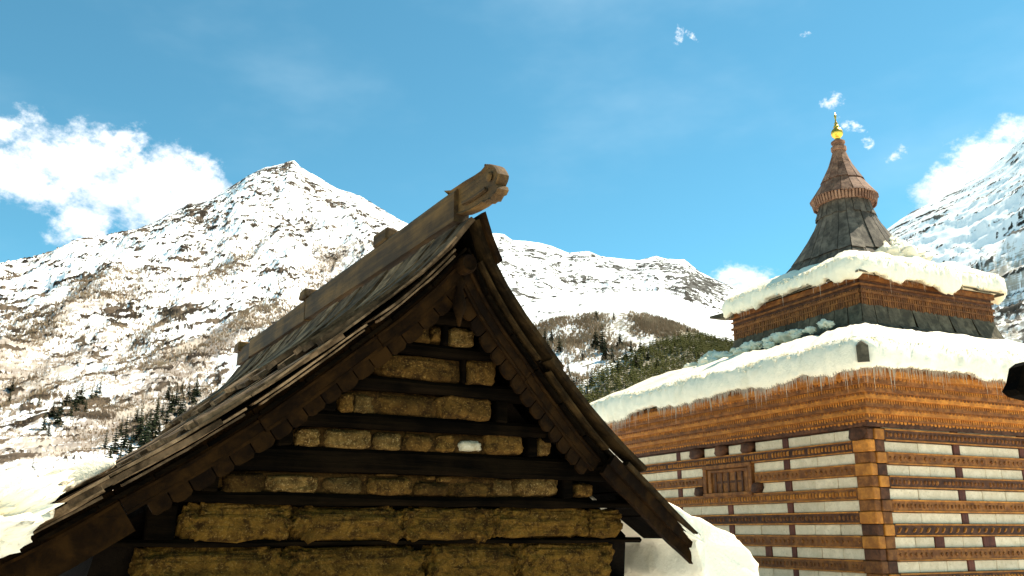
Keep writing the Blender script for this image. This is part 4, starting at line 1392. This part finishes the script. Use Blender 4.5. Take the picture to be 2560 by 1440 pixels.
    # ---- plank roof, overlapping courses on both slopes
    def plank(side, r0, r1, t0, t1, lift, th, mat, name='roof_plank', twist=0.0):
        rows = []
        n = 6
        for k in range(n):
            t = t0 + (t1 - t0) * k / (n - 1)
            s_, z_, ns, nz = prof_at(t)
            l = lift * (.4 + .6 * k / (n - 1))
            ya, yb = y_fan(r0, z_), y_fan(r1, z_)
            tw = twist * (k / (n - 1))
            q = [(ya, l + tw), (yb, l - tw), (yb, l - th - tw), (ya, l - th + tw)]
            rows.append([(side * (s_ + ns * e), y, z_ + nz * e) for y, e in q])
        return MB().loft(rows).build(name, mat, Hs)
    total = float(ARC[-1])
    for side in (-1, 1):
        if side < 0:
            courses = [(0.02, 1.62, .10), (1.45, 2.72, .075), (2.55, 3.70, .05), (3.5, total, .025)]
        else:
            courses = [(0.02, 1.62, .085), (1.45, 3.07, .065), (2.85, total - 1.05, .0)]
        for ci, (t0, t1, lift) in enumerate(courses):
            r = -1.34
            while r < REAR:
                w = random.uniform(.26, .48)
                if side > 0 and r > 2.5:
                    w *= 2.5
                if side > 0 and ci == 2 and r < -1.0:
                    w = .3
                plank(side, r + .027, r + w - .027, t0 if ci == 0 else t0 + random.uniform(-.05, .02), t1 + random.uniform(-.10, .10) * (1 if r > -1.2 else .2), lift + random.uniform(-.02, .035), .045, M['plank_roof'] if side < 0 else M['plank_shade'], twist=random.uniform(-.012, .012))
                r += w
    for side in (-1, 1):
        rows = []
        for k in range(15):
            t = .02 + ((total if side < 0 else total - 1.1) - .02) * k / 14
            s_, z_, ns, nz = prof_at(t)
            rows.append([(side * max(.002, s_ - ns * e), y, z_ - nz * e) for e, y in ((.035, y_front(z_) + .16), (.035, REAR - .05), (.055, REAR - .05), (.055, y_front(z_) + .16))])
        MB().loft(rows).build('roof_underlay', M['black_wood'], Hs)
    # ---- layered rake boards along the front edge of both slopes
    def rake(side, t0, t1, d0, d1, y0, y1, name, mat, n=12, wav=0.0, seed=0):
        """strip between depths d0 and d1 below the roof surface, y offsets y0..y1 before the leaning front plane"""
        rows = []
        for k in range(n + 1):
            t = t0 + (t1 - t0) * k / n
            s_, z_, ns, nz = prof_at(t)
            f = wav * float(fbm(np.array([t * 1.7 + seed]), np.array([seed * .3]), 2)[0])
            yf = y_front(z_)
            q = [(d0 + f * .3, y0), (d0 + f * .3, y1), (d1 + f, y1), (d1 + f, y0)]
            rows.append([(side * max(0.004, s_ - ns * e), yf + yy, z_ - nz * e) for e, yy in q])
        return MB().loft(rows).build(name, mat, Hs)
    for side, cuts in ((-1, [.25, 1.2, 2.3, 3.4, 5.25]), (1, [.25, 1.45, 2.62])):
        t_plain = 3.4 if side < 0 else 9
        for i in range(len(cuts) - 1):
            a, b = cuts[i] + .004, cuts[i + 1] - .004
            for lay in ((0, 2, 3) if side < 0 else (3,)):
                rake(side, a + .03 * lay, b - .05 * (lay % 2), -.055 + .034 * lay, -.037 + .034 * lay, -.03 + .03 * lay + random.uniform(-.015, .015), .30, 'rake_board', M['plank_roof'] if side < 0 else M['plank_shade'], 8, .022, i + 3 * side + lay)
            rake(side, a, b, .052 if t_plain > a else .049, .245 if t_plain > a else .40, .17 + .012 * i, .23, 'bargeboard', M['barge_wood'], 8, .012, i + side)
            rake(side, a, b, .150, .172, .15 + .012 * i, .18, 'bargeboard_moulding', M['barge_wood'], 8, .01, i + side)
            if t_plain > a:
                rake(side, a, b, .247, .272, .18 + .012 * i, .25, 'bargeboard_moulding', M['barge_wood'], 8, .01, i + side)
        # scalloped lower edge: each rounded tab a piece
        t = cuts[0] + .12
        while t < min(cuts[-1], t_plain) - .15:
            w = random.uniform(.13, .17)
            rows = []
            for k in range(7):
                u = -1 + 2 * k / 6
                tt = t + w * (.5 + .49 * u)
                s_, z_, ns, nz = prof_at(tt)
                d1 = .355 + .028 * (1 - .9 * abs(u) ** 6) + random.uniform(-.004, .004)
                yf = y_front(z_)
                q = [(.262, .205), (.262, .245), (d1, .245), (d1, .21)]
                rows.append([(side * max(.004, s_ - ns * e), yf + yy, z_ - nz * e) for e, yy in q])
            MB().loft(rows).build('scallop', M['barge_wood'], Hs)
            t += w + .008
    # lower right rake: the flatter skirt below the step
    for d0, d1, y0, y1 in ((.06, .17, .04, .12), (.17, .27, .08, .14)):
        rake(1, 2.66, total - 1.1, d0, d1, y0, y1, 'bargeboard', M['barge_wood'], 8, .015, 4)
    # soffit boards between gable edge and wall
    for side in (-1, 1):
        for i in range(9):
            a, b = .2 + i * .42, .2 + i * .42 + .40
            if b > total - .5:
                break
            rows = []
            for t in (a, b):
                s_, z_, ns, nz = prof_at(t)
                yf = y_front(z_)
                rows.append([(side * max(.003, s_ - ns * e), y, z_ - nz * e) for e, y in ((.10, yf + .12), (.10, .3), (.13, .3), (.13, yf + .12))])
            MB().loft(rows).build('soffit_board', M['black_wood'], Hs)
    # purlins carrying the overhang
    for side, t in ((-1, 1.0), (1, 1.0), (-1, 2.1), (1, 2.1), (-1, 3.0)):
        s_, z_, ns, nz = prof_at(t)
        x, z = side * (s_ - ns * .27), z_ - nz * .27
        MB().cbox(x - .07, x + .07, y_front(z_) + .29, 1.0, z - .07, z + .07, .02, .005).build('purlin', M['black_wood'], Hs)
    # apex boss, pendant and king post under the gable tip
    yf = y_front(3.85)
    rings = [[(.085 * k * math.cos(2 * math.pi * j / 14), yf + yy, 3.80 + .085 * k * math.sin(2 * math.pi * j / 14)) for j in range(14)] for yy, k in ((.15, 1), (.05, 1), (.02, .8), (.035, .5))]
    MB().loft(rings).build('apex_boss', M['barge_wood'], Hs)
    MB().lathe([(.035, 3.72), (.05, 3.66), (.03, 3.60), (.055, 3.50), (.06, 3.44), (.03, 3.36), (.012, 3.28)], 0, y_front(3.6) + .12, 10).build('pendant', M['barge_wood'], Hs, smooth=True)

    # ---- ridge beam in three lengths with a carved head
    def ridge_seg(y0, y1, z0, z1, w, seed):
        rings = []
        n = 10
        for i in range(n + 1):
            y = y0 + (y1 - y0) * i / n
            a = .02 * float(fbm(np.array([y * .7 + seed]), np.array([seed]), 3)[0])
            rings.append([(-w, y, z0 + a), (w, y, z0 + a), (w, y, z1 - .05 + a), (w * .55, y, z1 + a), (-w * .55, y, z1 + a), (-w, y, z1 - .05 + a)])
        return MB().loft(rings).build('ridge_beam', M['ridge_wood'], Hs)
    ridge_seg(-1.02, 3.30, 4.215, 4.53, .075, 1)
    ridge_seg(3.31, 6.15, 4.20, 4.50, .08, 5)
    ridge_seg(6.16, 6.95, 4.19, 4.47, .075, 9)
    MB().cbox(-.12, .12, 3.22, 3.46, 4.50, 4.62, .02, .008).build('ridge_block', M['ridge_wood'], Hs)
    MB().cbox(-.07, .07, .60, .95, 4.515, 4.66, .02, .01).build('ridge_block', M['ridge_wood'], Hs)
    MB().cbox(-.12, .12, 6.72, 6.98, 4.40, 4.56, .02, .01).build('ridge_block', M['ridge_wood'], Hs)
    head = [(-.75, 4.600), (-.90, 4.552), (-1.03, 4.548), (-1.156, 4.545), (-1.367, 4.530), (-1.479, 4.528), (-1.556, 4.548), (-1.60, 4.545), (-1.643, 4.525), (-1.70, 4.495), (-1.745, 4.445), (-1.781, 4.392), (-1.775, 4.365), (-1.76, 4.344), (-1.729, 4.317), (-1.765, 4.295), (-1.778, 4.262), (-1.74, 4.232), (-1.70, 4.238), (-1.678, 4.225), (-1.646, 4.205), (-1.60, 4.222), (-1.549, 4.218), (-1.50, 4.235), (-1.44, 4.230), (-1.27, 4.238), (-1.13, 4.255), (-1.018, 4.285), (-.93, 4.30), (-.90, 4.40), (-.86, 4.515)]
    cy, cz = -1.3, 4.385
    rings = []
    for x, k in ((-.030, .80), (-.045, .90), (-.052, .97), (-.030, 1.0), (.030, 1.0), (.052, .97), (.045, .90), (.030, .80)):
        rings.append([(x, cy + (y - cy) * (1 - (1 - k) * .35), cz + (z - cz) * k) for y, z in head])
    hd = MB().loft(rings).build('carved_ridge_head', M['ridge_wood'], Hs)
    tag(hd, 'ridge beam end carved like an animal head with a hooked snout')
    for sx in (-1, 1):
        eye = MB().lathe([(.03, 0), (.045, .012), (.03, .03), (.01, .034)], 0, 0, 10)
        eye.v = [(sx * (.036 + z), -1.62 + x, 4.42 + y) for x, y, z in eye.v]
        eye.build('eye', M['ridge_wood'], hd)
        br = MB().loft([[(sx * (.046 + d), -1.15 - t * .42, 4.34 - .05 * t + .04 * t * t + e) for d, e in ((0, -.02), (.022, -.012), (.022, .012), (0, .02))] for t in (0, .25, .5, .75, 1.0)])
        br.build('jaw_line', M['ridge_wood'], hd)
    for i in range(6):
        MB().cbox(-.04, .04, -1.53 - i * .035, -1.51 - i * .035, 4.53 - .012 * i, 4.575 - .013 * i - .002 * i * i, .006).build('crest_notch', M['ridge_wood'], hd)
    # capping board at the very tip of the gable, a plank standing up behind the head
    rows = []
    for t in (.0, .22, .45):
        s_, z_, ns, nz = prof_at(t)
        rows.append([(s_ + .01 + ns * e, y_front(z_) + yy, z_ + .02 + nz * e) for e, yy in ((.06, -.03), (.06, .45), (.01, .45), (.01, -.03))])
    MB().loft(rows).build('tip_board', M['barge_wood'], Hs)
    return Hs


house()
HMAT = mathutils.Matrix.Translation(H_LOC) @ mathutils.Matrix.Rotation(rad(H_ROT), 4, 'Z')


def eave_snow(name, label, outline, y0, y1, seed, n=70, hold=None):
    """snow bank along an eave: the outline (s, z) swept back along the roof, thinning and wandering"""
    O = np.array(outline)
    # subdivide outline
    pts = []
    m = len(O)
    for i in range(m):
        a, b = O[i], O[(i + 1) % m]
        for k in range(4):
            pts.append(a + (b - a) * k / 4)
    O = np.array(pts)
    for _ in range(2):
        O = .5 * O + .25 * (np.roll(O, 1, 0) + np.roll(O, -1, 0))
    cen = O.mean(0)
    V = []
    ys = y0 + (y1 - y0) * np.concatenate([[0, .001, .004], np.linspace(.01, 1, n)])
    for i, y in enumerate(ys):
        k = (.80, .93, .985)[i] if i < 3 else 1.0
        P = cen + (O - cen) * k
        d = (P - cen) / (np.linalg.norm(P - cen, axis=1)[:, None] + 1e-6)
        nz = .09 * fbm(P[:, 0] * 2.2 + seed, P[:, 1] * 2.2 + y * 1.3, 4, .6) + .05 * fbm(P[:, 0] * 9 + seed, P[:, 1] * 9 + y * 7, 4, .7)
        P = P + d * nz[:, None]
        back = np.maximum(0, y0 + np.clip((P[:, 0] - hold) * 5.0, 0, .75) - y) if hold is not None else 0
        V.append(np.stack([P[:, 0], y + back + .08 * fbm(P[:, 0] * 3, P[:, 1] * 3 + seed, 3) * (i < 6), P[:, 1]], -1))
    V = np.array(V)
    R, m, _ = V.shape
    idx = np.arange(R * m).reshape(R, m)
    nx = np.roll(idx, -1, 1)
    F = np.stack([idx[:-1], nx[:-1], nx[1:], idx[1:]], -1).reshape(-1, 4)
    V = V.reshape(-1, 3)
    c0 = len(V)
    V = np.concatenate([V, V[:m].mean(0)[None], V[-m:].mean(0)[None]])
    tri = [(c0, (j + 1) % m, j) for j in range(m)] + [(c0 + 1, (R - 1) * m + j, (R - 1) * m + (j + 1) % m) for j in range(m)]
    o = mesh_obj(name, V, [tuple(int(q) for q in f) for f in F] + [tuple(int(q) for q in f) for f in tri], M['snow_roof'], smooth=True)
    o.matrix_world = HMAT
    tag(o, label, 'snow')
    return o


eave_snow('eave_snow', 'rounded snow bank sliding off the right eave of the gabled house', [(2.22, 1.99), (2.67, 1.89), (3.03, 1.76), (3.46, 1.60), (3.78, 1.39), (3.93, 1.14), (3.90, .95), (3.4, .9), (3.09, 1.15), (3.07, 1.45), (2.86, 1.60), (2.5, 1.81)], -.42, 5.5, 2.2)
eave_snow('eave_snow', 'snow bank lying on the left eave of the gabled house', [(-2.42, 2.10), (-2.6, 2.15), (-2.85, 2.06), (-3.1, 1.89), (-3.4, 1.71), (-3.8, 1.49), (-4.25, 1.2), (-4.3, .98), (-3.8, 1.28), (-3.2, 1.60), (-2.7, 1.93)], -.12, 2.4, 5.2)


def front_snow():
    """snow that has slid over the gable edge at the lower left"""
    for i, (x, y, z, r, sc, lab) in enumerate([(-3.42, -.60, 1.56, .30, (1.9, .9, .85), 'snow clump slumped over the lower left gable edge of the house'),
                                               (-2.98, -.30, 1.83, .11, (1.9, .9, .7), 'small snow scrap on the lowest left roof boards of the house')]):
        o = lump('snow_clump', lab, (0, 0, 0), r, 71 + 9 * i, M['snow_roof'], .85, 26)
        o.matrix_world = HMAT @ mathutils.Matrix.Translation((x, y, z)) @ mathutils.Matrix.Rotation(rad(-32), 4, 'Y') @ mathutils.Matrix.Diagonal((*sc, 1))
        o['group'] = 'snow slumped on the gabled house'


front_snow()


# ---------------------------------------------------------------- dark roof tip at the right edge of the view
def shelter():
    R = empty('timber_shelter', (6.1, 8.6, -.14), 12)
    tag(R, 'dark weathered roof beam end poking in at the right edge below the temple eave', 'shelter')
    out = [(-1.42, 3.02), (-1.36, 3.10), (-1.30, 3.25), (-1.22, 3.30), (-1.10, 3.29), (-.6, 3.33), (1.2, 3.45), (1.2, 3.20), (-.4, 3.02), (-.9, 2.96), (-1.2, 2.94), (-1.36, 2.97)]
    MB().loft([[(x, y, z) for x, z in out] for y in (-.09, .09)]).build('beam', M['black_wood'], R)
    for x in (.6,):
        MB().cbox(x - .09, x + .09, -.08, .08, -.3, 3.12, .02).build('post', M['black_wood'], R)
    for i in range(4):
        MB().cbox(-.2 + i * .35, .13 + i * .35, -.8, .9, 3.46 + .01 * i, 3.50 + .01 * i, .01).build('roof_board', M['plank_roof'], R)


shelter()


def spire_snow():
    for i, (lx, ly, z, r, lab) in enumerate([(TCX + .15, TCY - 1.0, 7.12, .40, 'snow heap against the front foot of the temple spire'), (TCX + .55, TCY - .85, 7.2, .42, 'large snow heap on the sunny side of the spire foot'),
                                             (TCX + .95, TCY - .7, 7.05, .40, 'snow heap at the right corner of the spire foot'), (TCX + .48, TCY - .62, 7.58, .24, 'small snow patch clinging high on the spire boards')]):
        o = lump('snow_heap', lab, TMAT @ mathutils.Vector((lx, ly, z)), r, 40 + i * 5.3, M['snow_roof'], .8)
        o['group'] = 'snow heaps round the spire'


spire_snow()
